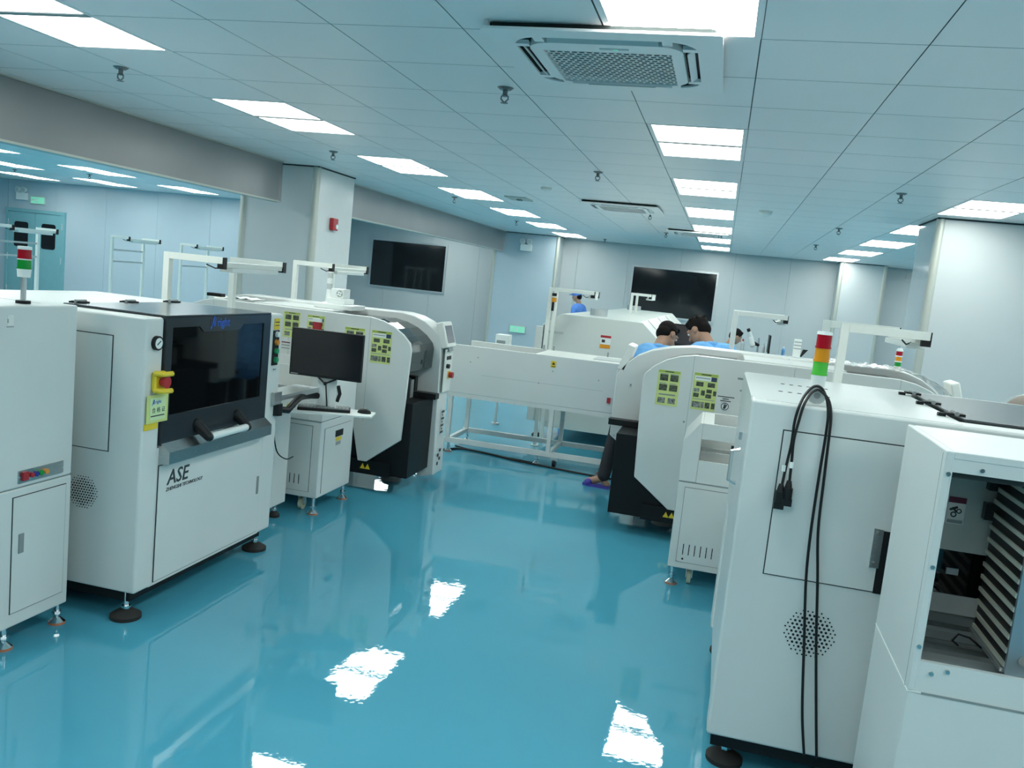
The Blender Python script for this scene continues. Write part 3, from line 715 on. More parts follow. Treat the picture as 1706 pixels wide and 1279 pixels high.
# magazine rack standing in the right loader
t = thing('board_magazine', 'black board rack with pale slotted strips inside the right loader', 'rack', (1.0, 2.65, .775))
rx0, rx1, ry0, ry1 = .865, 1.11, 2.50, 2.80
MB().box(rx0 + .003, rx0 + .008, ry0, ry1, .778, 1.30).build('slotted_wall', BLACK, t)
MB().box(rx1 - .008, rx1 - .003, ry0, ry1, .778, 1.30).build('slotted_wall', BLACK, t)
for i in range(13):
    z = .79 + i * .039
    MB().box(rx0 - .003, rx0 + .003, ry0, ry1, z, z + .012).build('slot_strip', STRIPE, t)
MB().box(rx0 - .01, rx1, ry0, ry1, .775, .787).build('bottom_plate', ALUM, t)
MB().box(rx0 - .004, rx1, ry0, ry1, 1.295, 1.307).build('top_plate', ALUM, t)
fp = MB().box(rx0, rx1, ry0 - .012, ry0, .775, 1.30).build('end_plate', mat('blue_grey_anodised', (.30, .40, .45), .35, metal=.5), t)
MB().cyl((rx0 + .04, ry0 - .016, .82), (rx0 + .04, ry0 - .012, .82), .014, 16).build('plate_hole', GREY, fp)
MB().box(rx0 + .03, rx0 + .10, ry0 - .015, ry0 - .012, .90, .97).build('plate_label', LGREY, fp)
for zz in (1.22, 1.13): MB().box(rx0 - .03, rx0 - .006, ry1 - .03, ry1, zz, zz + .05).build('rear_clip', BLACK, t)
tag(MB().tube([(.84, 2.62, .79), (.80, 2.60, .82), (.77, 2.60, .825), (.76, 2.61, .80), (.78, 2.62, .785)], .003, 6).build('sensor_wire', BLACK), 'thin black looped wire on the rails beside the striped rack', 'wire')
tag(MB().tube([(.80, 2.44, .785), (.84, 2.435, .779), (.95, 2.44, .782), (1.10, 2.45, .79)], .005, 6).build('sensor_cable', BLACK), 'black cable along the front sill under the striped rack', 'cable')

# cables looped over the right tower
CY = 3.052
def cable(name, pts, r, label, plug=None):
    P = [Vector(p) for p in pts]; out = []
    for i in range(len(P) - 1):
        p0 = P[max(i - 1, 0)]; p1 = P[i]; p2 = P[i + 1]; p3 = P[min(i + 2, len(P) - 1)]
        for k in range(6):
            s = k / 6; out.append(.5 * ((2 * p1) + (p2 - p0) * s + (2 * p0 - 5 * p1 + 4 * p2 - p3) * s * s + (3 * p1 - p0 - 3 * p2 + p3) * s ** 3))
    out.append(P[-1])
    if plug is None: return tag(MB().tube(out, r, 8).build(name, BLACK), label, 'cable')
    t = thing(name, label, 'cable', pts[0], 'power cables hanging over the signal tower')
    MB().tube(out, r, 8).build('cord', BLACK, t)
    e = Vector(plug)
    MB().cone(e + Vector((0, 0, .075)), e + Vector((0, 0, .05)), .008, .013, 12).cyl(e + Vector((0, 0, .05)), e + Vector((0, 0, .008)), .016, 12).box(e.x - .017, e.x + .017, e.y - .012, e.y + .012, e.z - .012, e.z + .012).build('plug', BLACK, t)
    MB().cyl(e + Vector((0, 0, .12)), e + Vector((0, 0, .14)), .0065, 10).build('white_tag', PAPER, t)
    return t
cable('power_cable', [(.275, CY - .02, 1.09), (.281, CY - .012, 1.16), (.288, CY - .006, 1.24), (.288, CY - .004, 1.31), (.296, CY + .0, 1.365), (.313, CY + .03, 1.405), (.338, ty - .04, 1.435), (.362, ty - .045, 1.435), (.382, CY + .03, 1.405), (.392, CY + .0, 1.355), (.394, CY - .005, 1.28), (.392, CY - .006, 1.14), (.392, CY - .006, .95), (.399, CY - .006, .78), (.424, CY - .006, .55), (.452, CY - .006, .30), (.480, CY - .006, .14)], .0048,
      'black power cable whose plug hangs nearer the left edge of the right printer', (.273, CY - .02, 1.02))
cable('power_cable', [(.298, CY - .022, 1.10), (.296, CY - .014, 1.18), (.293, CY - .016, 1.25), (.301, CY - .012, 1.32), (.310, CY - .004, 1.372), (.328, CY + .02, 1.41), (.345, ty - .058, 1.425), (.360, ty - .058, 1.425), (.388, CY + .01, 1.40), (.401, CY - .008, 1.35), (.404, CY - .016, 1.27), (.408, CY - .012, 1.14), (.415, CY - .008, .95), (.438, CY - .008, .77), (.464, CY - .008, .55), (.500, CY - .008, .29), (.522, CY - .008, .14)], .0048,
      'black power cable whose plug hangs second from the left, cord reaching the floor gap', (.297, CY - .022, 1.035))

# ------------------------------------------------------------------ inspection stations (cabinet with pass-through box)
def station(X1, Y0, label):
    L = 1.42; Dp = .52; X0 = X1 - L; Y1 = Y0 + Dp; zb = .115
    t = thing('inspection_station', label, 'machine', ((X0 + X1) / 2, (Y0 + Y1) / 2, 0), 'inspection conveyor stations')
    MB().box(X0, X1, Y0, Y1, zb, .63).build('cabinet', WHITE, t, bev=.006)
    prof = [(X0, .635), (X1, .635), (X1, .87), (X1 - .085, .985), (X0 + .085, .985), (X0, .87)]
    # upper box: end pieces, shelf and rails around the pass-through
    MB().prism([(X0, .635), (X0 + .10, .635), (X0 + .10, .985), (X0 + .085, .985), (X0, .87)], 'xz', Y0, Y1).build('box_end', WHITE, t, bev=.004)
    MB().prism([(X1 - .10, .635), (X1, .635), (X1, .87), (X1 - .085, .985), (X1 - .10, .985)], 'xz', Y0, Y1).build('box_end', WHITE, t, bev=.004)
    MB().box(X0 + .10, X1 - .10, Y0, Y0 + .02, .635, .765).build('front_lower_rail', WHITE, t)
    MB().box(X0 + .10, X1 - .10, Y0, Y0 + .02, .895, .985).build('front_upper_rail', WHITE, t)
    MB().box(X0 + .10, X1 - .10, Y1 - .02, Y1, .635, .985).build('rear_rail', WHITE, t)
    MB().box(X0 + .10, X0 + .16, Y0 + .02, Y1 - .02, .965, .985).build('top_strip', WHITE, t)
    MB().box(X1 - .16, X1 - .10, Y0 + .02, Y1 - .02, .965, .985).build('top_strip', WHITE, t)
    MB().box(X0 + .10, X1 - .10, Y0 + .02, Y1 - .02, .70, .715).build('inner_shelf', mat('beige_inner_shelf', (.50, .47, .42), .5), t)
    for k in (.18, .33): MB().box(X0 + .10, X1 - .10, Y0 + k, Y0 + k + .025, .715, .79).build('conveyor_rail', ALUM, t)
    MB().box(X0 + .27, X0 + .30, Y0 - .003, Y0 + .001, .84, .88).build('socket', BLACK, t)
    MB().box(X0 + .004, X1 - .004, Y0 - .0012, Y1, .629, .636).build('body_joint', SEAM, t)
    d_ = door_plate_y(X0 + .045, X0 + .32, .155, .60, Y0, t, name='side_door', g=.002)
    d2 = door_plate_y(X1 - .36, X1 - .06, .155, .60, Y0, t, name='side_door', g=.002)
    for i in range(6):
        MB().box(X0 + .075 + i * .033, X0 + .080 + i * .033, Y0 - .0055, Y0 - .003, .20, .265).build('louvre', BLACK, d_)
        MB().box(X1 - .30 + i * .033, X1 - .295 + i * .033, Y0 - .0055, Y0 - .003, .20, .265).build('louvre', BLACK, d2)
    MB().cyl((X0 + .08, Y0 - .0055, .175), (X0 + .08, Y0 - .003, .175), .006, 10).build('lock', BLACK, d_)
    MB().cyl((X1 - .27, Y0 - .0055, .175), (X1 - .27, Y0 - .003, .175), .006, 10).build('lock', BLACK, d2)
    # +x end: hatch line, display, handle
    dx_ = door_plate_x(Y0 + .06, Y1 - .05, .14, .58, X1, t, name='end_door', g=.0012)
    MB().box(X1 + .003, X1 + .006, Y0 + .22, Y0 + .34, .50, .545).build('display', BLACK, dx_)
    MB().box(X1 + .003, X1 + .005, Y0 + .23, Y0 + .32, .47, .495).build('yellow_label', YELLOW, dx_)
    MB().box(X1 + .003, X1 + .005, Y0 + .235, Y0 + .31, .44, .465).build('grey_label', INKG, dx_)
    MB().tube([(X1 - .05, Y1, .36), (X1 - .05, Y1 + .04, .36), (X1 - .05, Y1 + .04, .28), (X1 - .05, Y1, .28)], .007, 8).build('rear_handle', ALUM, t)
    for x, y in ((X1 - .03, Y0 + .03), (X1 - .03, Y1 - .03), (X0 + .03, Y0 + .05), (X0 + .03, Y1 - .05)): level_foot(x, y, zb, t, r=.035, pad=ORANGE_PAD)
    for x in (X0 + .13, X1 - .15):
        c = MB().box(x - .025, x + .025, Y0 + .08, Y0 + .13, .09, .118).build('caster', ALUM, t)
        MB().cyl((x - .012, Y0 + .105, .042), (x + .012, Y0 + .105, .042), .042, 20).build('wheel', CREAMR, c)
        MB().cyl((x - .014, Y0 + .105, .042), (x + .014, Y0 + .105, .042), .014, 12).build('axle', GREY, c)
        MB().box(x - .02, x - .014, Y0 + .085, Y0 + .125, .04, .09).box(x + .014, x + .02, Y0 + .085, Y0 + .125, .04, .09).build('fork', ALUM, c)
    return t
sL = station(-2.45, 5.12, 'white inspection station on casters behind the black monitor')
sR = copy_tree(sL, (3.75, -.12, 0), 'white inspection station with louvred door and open box, in front of the right placement machine')
sLb = copy_tree(sL, (-.55, 1.88, 0), 'white inspection station mostly hidden behind the left placement machine')
sRb = copy_tree(sL, (3.92, 2.70, 0), 'white inspection station mostly hidden behind the right placement machine')
# transfer conveyors between printer and station
def transfer(X1, Y0, label):
    X0 = X1 - .85; Y1 = Y0 + .42
    t = thing('transfer_conveyor', label, 'conveyor', ((X0 + X1) / 2, (Y0 + Y1) / 2, 0), 'transfer conveyors')
    MB().box(X0, X1, Y0, Y1, .695, .80).build('rail_box', WHITE, t, bev=.004)
    MB().box(X0 + .04, X1 - .12, Y0 + .02, Y1 - .02, .80, .815).build('cover_plate', mat('warm_grey_plate', (.46, .43, .38), .4), t)
    for k, yy in enumerate((Y0 + .1, Y0 + .16, Y0 + .33)):
        kb = MB().cone((X1, yy, .745), (X1 + .02, yy, .745), .018, .018, 14).build('yellow_collar', YELLOW, t)
        MB().cyl((X1 + .02, yy, .745), (X1 + .045, yy, .745), .013, 12).build('black_knob', BLACK, kb)
    MB().box(X1 - .12, X1 - .01, Y0 + .04, Y1 - .02, .10, .695).build('leg_panel', WHITE, t, bev=.004)
    MB().box(X0 + .01, X0 + .12, Y0 + .04, Y1 - .02, .10, .695).build('leg_panel', WHITE, t)
    for x, y in ((X1 - .06, Y1 - .06), (X1 - .06, Y0 + .1), (X0 + .06, Y1 - .06), (X0 + .06, Y0 + .1)): level_foot(x, y, .10, t, r=.035)
    return t
tL = transfer(-2.60, 4.60, 'white transfer conveyor with yellow knobs beside the ASE printer')
tR = copy_tree(tL, (3.86, -.1, 0), 'white transfer conveyor hidden behind the right printer')
cable('hanging_wire', [(-2.58, 4.72, .70), (-2.57, 4.72, .60), (-2.56, 4.76, .48), (-2.55, 4.86, .42), (-2.55, 4.95, .42)], .004, 'thin black wire drooping under the white transfer conveyor')

# ------------------------------------------------------------------ monitor arm, keyboard tray
t = thing('monitor', 'black monitor on swing arm between ASE printer and placement machine', 'monitor', (-2.31, 4.83, .78))
mx, my, mz = -2.31, 4.83, 1.118
ang = math.radians(2.0); uu = Vector((math.cos(ang), math.sin(ang), .0)); vv = Vector((0, 0, 1)); nn_ = uu.cross(vv)
MB().obox((mx, my, mz), uu * .236, nn_ * .012, vv * .146).build('casing', BLACK, t, bev=.004)
MB().obox(Vector((mx, my, mz)) + nn_ * .0125 + vv * .004, uu * .226, nn_ * .001, vv * .134).build('screen', SCREEN, t)
MB().obox(Vector((mx, my, mz)) + nn_ * .0135 - uu * .20 - vv * .137, uu * .024, nn_ * .0005, vv * .0025).build('badge', INKG, t)
MB().obox((mx + .0, my + .04, .89), (.066, 0, 0), (0, .005, 0), (0, 0, .11)).build('support_plate', PAPER, t, bev=.003)
MB().obox((mx + .0, my + .025, mz - .05), (.04, 0, 0), (0, .014, 0), (0, 0, .05)).build('mount_block', BLACK, t)
MB().tube([(mx - .06, my + .03, mz - .15), (mx, my + .0, mz - .18), (mx + .06, my + .03, mz - .15)], .006, 6).tube([(mx, my + .015, mz - .18), (mx + .003, my + .03, mz - .26), (mx + .012, my + .03, .79)], .004, 6).ball((mx, my + .005, mz - .18), .012).build('cable_tie', BLACK, t)
MB().tube([(mx + .07, my + .045, .93), (mx + .085, my + .045, .88), (mx + .07, my + .045, .83)], .012, 8).build('cable_loop', BLACK, t)
MB().tube([(-2.365, 4.36, .83), (-2.33, 4.42, .82), (-2.33, 4.50, .86), (-2.36, 4.62, .87), (-2.40, 4.80, .855), (-2.37, 4.87, .85)], .02, 10).build('swing_arm', BLACK, t)
MB().cyl((-2.365, 4.36, .795), (-2.365, 4.36, .86), .03, 16).build('arm_pivot', BLACK, t)
ab = MB().box(-2.372, -2.352, 4.30, 4.38, .86, .93).build('wall_bracket', STEEL, t)
MB().box(-2.52, -2.36, 4.395, 4.86, .875, .905).build('arm_channel', ALUM, t)
trc = Vector((-2.23, 4.99, .775)); tu = Vector((.60, .80, 0)); tv = Vector((-.80, .60, 0))
tray = MB().prism([(-2.46, 4.66), (-2.00, 4.86), (-2.04, 5.03), (-2.30, 5.02), (-2.50, 4.92)], 'xy', .758, .768).build('keyboard_tray', PAPER, t)
kb = thing('keyboard', 'black keyboard on the white tray under the monitor', 'keyboard', (-2.32, 4.86, .768))
ku = Vector((.917, .40, 0)); kv = Vector((-.40, .917, 0)); kc = Vector((-2.315, 4.86, .777))
MB().obox(kc, ku * .16, kv * .062, Vector((0, 0, .009))).build('base', BLACK, kb, bev=.003)
keys = MB()
for i in range(14):
    for j in range(5): keys.obox(kc + ku * (-.142 + i * .0218) + kv * (-.045 + j * .0225) + Vector((0, 0, .012)), ku * .009, kv * .009, Vector((0, 0, .004)))
ko = keys.build('keys', GREY, kb, smooth=False, weld=False); ko['kind'] = 'stuff'
ms = thing('mouse', 'black mouse at the right end of the white keyboard tray', 'mouse', (-2.085, 4.95, .768))
MB().ball((-2.085, 4.95, .772), (.045, .03, .026), 16, 9).build('shell', BLACK, ms)
MB().cyl((-2.06, 4.94, .791), (-2.06, 4.947, .791), .008, 10).build('scroll_wheel', GREY, ms)

# ------------------------------------------------------------------ placement machines
def poster(x0, x1, z0, z1, y, parent, style, label=None):
    p = MB().box(x0, x1, y - .002, y, z0, z1).build('poster', POSTY, parent, label=label)
    w = x1 - x0; h = z1 - z0
    def R(a, b, c, d_, mm, nm, dy=.0006):
        MB().box(x0 + w * a, x0 + w * b, y - .002 - dy, y - .002, z0 + h * c, z0 + h * d_).build(nm, mm, p)
    R(.02, .98, .935, 1.0, POSTG, 'title_band'); R(.3, .7, .953, .978, INK, 'title_lettering', .001)
    if style == 0:
        for a in (.1, .56):
            R(a, a + .36, .70, .88, PIC, 'picture'); R(a, a + .36, .42, .60, PIC, 'picture')
            R(a, a + .33, .06, .22, PICG, 'picture'); R(a, a + .36, .885, .91, INKG, 'caption'); R(a, a + .30, .615, .64, INKG, 'caption')
        R(.12, .86, .29, .33, INKG, 'caption'); R(0, 1, .31, .318, PAPER, 'rule')
    else:
        R(.05, .72, .80, .92, PAPER, 'text_field'); R(.72, .95, .80, .92, NAVY, 'picture'); R(.08, .68, .86, .875, INK, 'caption', .001)
        R(.12, .42, .64, .76, PIC, 'picture'); R(.60, .90, .64, .76, PIC, 'picture')
        R(.05, .28, .48, .58, PICG, 'picture'); R(.05, .28, .34, .45, PIC, 'picture'); R(.36, .52, .40, .54, PIC, 'picture')
        R(.58, .80, .48, .58, PIC, 'picture'); R(.56, .80, .34, .45, PIC, 'picture'); R(.86, .99, .42, .55, PIC, 'picture')
        R(.04, .40, .06, .22, PICG, 'picture'); R(.42, .54, .06, .22, PICG, 'picture'); R(.58, .78, .06, .22, PIC, 'picture'); R(.84, .99, .06, .22, PIC, 'picture')
        R(.05, .95, .28, .30, INKG, 'caption')
    return p
def mounter(xc, label, sides, hl=.985, protr={1: 0, -1: 0}, tsx={1: 0, -1: 0}, wide=False):
    Y0, Yn, Yf, Y1 = 5.9, 5.935, 6.42, 6.66
    t = thing('placement_machine', label, 'machine', (xc, 6.28, 0))
    X = lambda s, u: xc + s * u
    curve = [(hl - .34, 1.31), (hl - .24, 1.292), (hl - .15, 1.258), (hl - .07, 1.205), (hl - .015, 1.15), (hl, 1.10)]
    # near side panel
    half = [(0, 1.31)] + curve + [(hl - .025, .42), (hl - .28, .225), (hl - .35, .225), (hl - .42, .53), (0, .53)]
    for s in (1, -1):
        a = [(X(s, u), z) for u, z in half]
        MB().prism(a, 'xz', Y0, Yn).build('side_panel', WHITE, t, bev=.006)
        fh = [(0, 1.335)] + [(u + .055, z + .03) for u, z in curve] + [(hl + .085, .07), (hl - .05, .04), (hl - .05, .25), (0, .25)]
        if wide and s < 0: fh = [(0, 1.335), (hl - .30, 1.335), (hl - .14, 1.312), (hl, 1.272), (hl + .10, 1.22), (hl + .19, 1.14), (hl + .235, 1.07), (hl + .235, .60), (hl + .18, .56), (0, .56)]
        MB().prism([(X(s, u), z) for u, z in fh], 'xz', Yf, Y1).build('far_side_housing', WHITE, t, bev=.008)
        MB().box(min(X(s, hl - .335), X(s, hl - .33)), max(X(s, hl - .335), X(s, hl - .33)), Y0 - .0006, Y0 + .001, .53, 1.305).build('panel_joint', LGREY, t)
        # smoked cover following the curve
        cv = [(X(s, u), z - .02) for u, z in [(hl - .62, 1.31), (hl - .48, 1.31)] + curve + [(hl - .005, .955)]]
        if s < 0: cv = cv[::-1]
        MB().sheet(cv, 'xz', Yn, Yf, .006 ).build('smoked_cover', TINT, t)
        MB().cyl((X(s, hl - .06), Yn, .95), (X(s, hl - .06), Yf, .95), .008, 8).build('cover_rail', CHROME, t)
        # feeder bay
        fx = hl + .035 + protr[s]
        MB().box(*sorted((X(s, .3), X(s, hl - .20))), Yn, Yf, .25, .88).build('feeder_bay', BLACKM, t)
        MB().box(*sorted((X(s, hl - .24), X(s, fx))), Yn + .01, Yf - .005, .13, .70).build('feeder_cart', BLACKM, t, bev=.004)
        MB().box(*sorted((X(s, .3), X(s, hl - .10))), Y0 + .02, Yf, .125, .235).build('base_frame', BLACKM, t)
        for k in range(5): MB().box(*sorted((X(s, hl - .33), X(s, hl - .09))), Yn + .03 + k * .085, Yn + .09 + k * .085, .70, .86 - .02 * (k % 2)).build('feeder', GREY if k % 2 else BLACK, t)
        MB().box(*sorted((X(s, hl - .2), X(s, hl + .095 + (.145 if wide and s < 0 else 0)))), Yf - .14, Yf - .10 + .05, .70, .745).build('cart_handle', BLACK, t, bev=.004)
        for zz in (.23, .33):
            MB().prism([(X(s, hl - .20 - zz * .4), .165), (X(s, hl - .16 - zz * .4), .165), (X(s, hl - .18 - zz * .4), .205)], 'xz', Y0 + .016, Y0 + .02).build('warning_triangle', YELLOW, t)
        cx_ = X(s, hl - .24)
        MB().cone((cx_, 6.36, 0), (cx_, 6.36, .03), .085, .07, 24).cyl((cx_, 6.36, .03), (cx_, 6.36, .13), .022, 12).build('machine_foot', GREY, t)
        # control face on the far housing
        if wide and s < 0:
            MB().box(*sorted((X(s, .3), X(s, hl + .15))), Yf + .005, Y1 - .01, .13, .56).build('feeder_cart', BLACKM, t)
            for qx, qz in ((hl + .20, .60), (hl + .12, 1.0)): MB().cyl((X(s, qx), Yf - .006, qz), (X(s, qx), Yf, qz), .008, 10).build('screw', STEEL, t)
        xf = X(s, hl + .0855)
        if wide and s < 0: xf = X(s, hl + .235)
        cf = MB().box(*sorted((xf - s * .002, xf + s * .006)), Yf + .03, Y1 - .02, .74, 1.085).build('control_face', WHITE2, t, bev=.003)
        for k in range(0 if wide and s < 0 else 3): MB().box(*sorted((xf + s * .006, xf + s * .012)), Yf + .07 + k * .04, Yf + .085 + k * .04, 1.0, 1.03).build('toggle_switch', BLACK, cf)
        if not (wide and s < 0):
            MB().cyl((xf + s * .006, Yf + .085, .95), (xf + s * .03, Yf + .085, .95), .018, 14).build('selector_knob', BLACK, cf)
            MB().box(*sorted((xf + s * .006, xf + s * .012)), Yf + .12, Yf + .18, .845, .905).build('stop_plate', YELLOW, cf)
            MB().cyl((xf + s * .01, Yf + .15, .875), (xf + s * .045, Yf + .15, .875), .024, 18).build('stop_button', RED, cf)
        if s in sides and not (wide and s < 0):
            for k in range(7): MB().box(*sorted((xf - s * .001, xf + s * .002)), Yf + .09 + .02 * (k % 2), Yf + .12 + .03 * ((k + 1) % 2), .40 + k * .028, .417 + k * .028).build('marking', INK, t)
            for k in range(4): MB().box(*sorted((xf - s * .001, xf + s * .002)), Yf + .07 + .045 * (k % 2), Yf + .10 + .045 * (k % 2), .14 + k * .035, .165 + k * .035).build('marking', INK, t)
        # tilted touchscreen
        c = Vector((X(s, hl + .055 + tsx[s]), Yf + .115, 1.195)); up = Vector((-s * .30, 0, .955)); nr = Vector((s * .955, 0, .30))
        ts = MB().obox(c, Vector((0, .115, 0)), up * .105, nr * .03).build('touchscreen', WHITE2, t, bev=.012)
        MB().obox(c + nr * .031, Vector((0, .085, 0)), up * .07, nr * .001).build('display', SCREENG, ts)
        MB().obox(c - up * .115 - nr * .005, Vector((0, .05, 0)), up * .02, nr * .02).build('screen_bracket', GREY, ts)
    # central deck
    MB().box(X(1, -hl + .6), X(1, hl - .6), Yn, Yf, .25, 1.25).build('body', BLACKM, t)
    MB().box(X(1, -hl + .66), X(1, hl - .66), Yn, Yf, 1.25, 1.318).build('deck', WHITE, t)
    return t
mL = mounter(-3.145, 'white placement machine with smoked curved cover on the left of the aisle', (1,))
mR = mounter(.515, 'white placement machine on the right with two yellow-green posters on its side', (-1, 1), protr={-1: .10, 1: 0}, tsx={-1: .12, 1: .09}, wide=True)
pz = 5.8995
poster(-3.195, -3.06, 1.085, 1.275, pz, mL, 0); poster(-3.0, -2.86, 1.06, 1.27, pz, mL, 1); poster(-2.69, -2.53, .98, 1.215, pz, mL, 0); poster(-2.475, -2.315, .975, 1.215, pz, mL, 1)
rb = MB().box(-2.945, -2.88, pz - .02, pz, 1.16, 1.235).build('red_tag_holder', RED, mL); MB().box(-2.948, -2.877, pz - .022, pz, 1.225, 1.25).build('holder_top', PAPER, rb)
MB().tube([(-3.14, pz, .88), (-3.14, pz - .04, .90), (-3.125, pz - .045, .935), (-3.0, pz - .045, .935), (-2.985, pz - .04, .90), (-2.985, pz, .88)], .012, 8).build('side_handle', BLACK, mL)
for k in range(3): MB().box(-3.2, -3.13, pz - .001, pz, .995 + k * .022, 1.003 + k * .022).build('small_print', MAROON if k == 2 else INKG, mL)
poster(-.365, -.215, .945, 1.185, pz, mR, 0); poster(-.125, .035, .945, 1.195, pz, mR, 1)
hs = MB().cyl((.10, pz - .002, .99), (.10, pz, .99), .026, 24).build('hand_symbol_disc', NAVY, mR)
MB().cyl((.10, pz - .003, .99), (.10, pz - .002, .99), .021, 24).build('disc_field', PAPER, hs)
MB().limb((.098, pz - .004, .982), (.102, pz - .004, .994), .009, .008, 8).limb((.095, pz - .004, .994), (.094, pz - .004, 1.004), .003, .003, 6).limb((.102, pz - .004, .996), (.102, pz - .004, 1.007), .003, .003, 6).limb((.109, pz - .004, .994), (.111, pz - .004, 1.003), .003, .003, 6).build('hand', INK, hs)
for k, w_ in enumerate((.055, .02, .035)): MB().box(.10 - w_, .10 + w_, pz - .001, pz, 1.052 - k * .014, 1.058 - k * .014).build('notice_lettering', INK, mR)
for a, b in ((.16, .31), (.36, .52), (.56, .72)):
    MB().box(a, b, pz - .001, pz + .001, 1.182, 1.195).build('vent_slot', GREY, mR)
for xx, zz in ((-.155, .85), (.19, 1.11)): MB().cyl((xx, pz - .004, zz), (xx, pz, zz), .007, 10).build('screw', GREY, mR)
# wrapped plastic film over the far part of the right machine
fm = MB(); nx, ny = 36, 8; vs = []; fs = []
for i in range(nx + 1):
    for j in range(ny + 1):
        u = .66 + (1.52 - .66) * i / nx; yy = 5.94 + .46 * j / ny
        zb_ = 1.342 if u < 1.16 else 1.342 - 1.1 * (u - 1.16) ** 2
        vs.append((u, yy, zb_ + .012 + .018 * random.random()))
for i in range(nx):
    for j in range(ny): a = i * (ny + 1) + j; fs.append((a, a + 1, a + ny + 2, a + ny + 1))
fo = fm.add(vs, fs).build('plastic_film', FILM); fo.modifiers.new('thick', 'SOLIDIFY').thickness = .002
tag(fo, 'crumpled clear plastic film over the top of the right placement machine', 'film')
# odds and ends on the tops
def box_thing(name, label, cat, x0, x1, y0, y1, z0, z1, mt=PAPER, bev=.004):
    return tag(MB().box(x0, x1, y0, y1, z0, z1).build(name, mt, None, bev), label, cat)
t = thing('fan_box', 'white box with a dark round fan mark on the left placement machine', 'box', (-2.93, 6.30, 1.40))
MB().box(-2.99, -2.88, 6.24, 6.36, 1.40, 1.475).build('case', PAPER, t, bev=.004)
q = MB().cyl((-2.915, 6.236, 1.438), (-2.915, 6.24, 1.438), .026, 20).build('fan_mark', INKG, t)
for k in range(4): MB().obox((-2.915 + .013 * math.cos(k * PI / 2 + .5), 6.2355, 1.438 + .013 * math.sin(k * PI / 2 + .5)), (.009, 0, .003), (0, .0006, 0), (-.003, 0, .006)).build('fan_blade', PAPER, q)
box_thing('white_carton', 'flat white carton under the fan box on the left placement machine', 'box', -3.0, -2.85, 6.2, 6.38, 1.358, 1.40)
box_thing('white_case', 'low wide white case under the flat carton on the left placement machine', 'box', -3.08, -2.76, 6.14, 6.4, 1.319, 1.357)
def white_tower(x, y, z, label):
    t = thing('signal_light', label, 'signal light', (x, y, z), 'unlit white signal lights')
    MB().cyl((x, y, z), (x, y, z + .012), .05, 20).build('base', PAPER, t)
    MB().cone((x, y, z + .012), (x, y, z + .08), .028, .022, 18).build('socket', PAPER, t)
    for k in range(4):
        MB().cyl((x, y, z + .08 + k * .045), (x, y, z + .118 + k * .045), .022, 18).build('lens', PAPER if k % 2 == 0 else LGREY, t)
        MB().cyl((x, y, z + .118 + k * .045), (x, y, z + .125 + k * .045), .025, 18).build('ring', PAPER if k % 2 else LGREY, t)
white_tower(-3.13, 6.5, 1.338, 'unlit white signal light on the left placement machine')
t = thing('sign_stand', 'white banded upright on the right placement machine with black bracket behind', 'stand', (.56, 6.52, 1.338))
MB().box(.535, .585, 6.5, 6.53, 1.338, 1.47).build('column', PAPER, t, bev=.003)
for k in range(3): MB().box(.534, .586, 6.498, 6.5, 1.40 + k * .024, 1.406 + k * .024).build('band', INKG, t)
MB().prism([(.59, 1.345), (.60, 1.345), (.64, 1.40), (.605, 1.40)], 'xz', 6.54, 6.56).build('bracket', BLACK, t)
t = thing('signal_tower', 'small red amber green signal tower at the far right end', 'signal tower', (1.245, 6.5, 1.338))
MB().cyl((1.245, 6.5, 1.338), (1.245, 6.5, 1.36), .022, 16).build('socket', PAPER, t)
zz = 1.36
for l, nm in ((GREEND, 'green_lens'), (AMBERL, 'amber_lens'), (REDL, 'red_lens')):
    MB().cyl((1.245, 6.5, zz), (1.245, 6.5, zz + .03), .021, 18).build(nm, l, t); MB().cyl((1.245, 6.5, zz + .03), (1.245, 6.5, zz + .038), .023, 18).build('ring', PAPER, t); zz += .038
MB().cone((1.245, 6.5, zz), (1.245, 6.5, zz + .014), .022, .014, 18).build('cap', PAPER, t)
t = thing('wrapped_bundle', 'rounded brown bundle under clear wrap at the right edge', 'bundle', (1.98, 5.9, 0))
MB().ball((1.985, 5.9, 1.185), (.205, .16, .135), 24, 14).build('bundle', BROWN, t)
MB().ball((1.975, 5.89, 1.19), (.22, .17, .14), 24, 14).build('clear_wrap', mat('thin_clear_wrap', (.7, .74, .72), .12, alpha=.14), t)
MB().box(1.84, 2.16, 5.76, 6.04, 1.0, 1.06).box(1.86, 1.90, 5.78, 5.82, 0, 1.0).box(2.10, 2.14, 5.78, 5.82, 0, 1.0).box(1.86, 1.90, 5.98, 6.02, 0, 1.0).box(2.10, 2.14, 5.98, 6.02, 0, 1.0).build('stand', LGREY, t)
box_thing('black_tool', 'small black clip on the rear top of the left placement machine', 'tool', -3.93, -3.80, 6.0, 6.06, 1.319, 1.345, BLACK)
pp = MB(); vs = []; fs = []
for i in range(9):
    for j in range(5): vs.append((-3.72 + i * .025, 6.02 + j * .04, 1.321 + .012 * math.sin(i * .9) ** 2 + .006 * random.random()))
for i in range(8):
    for j in range(4): a = i * 5 + j; fs.append((a, a + 1, a + 6, a + 5))
po = pp.add(vs, fs).build('folded_cloth', PAPER); po.modifiers.new('thick', 'SOLIDIFY').thickness = .008
tag(po, 'crumpled white cloth on the rear top of the left placement machine', 'cloth')

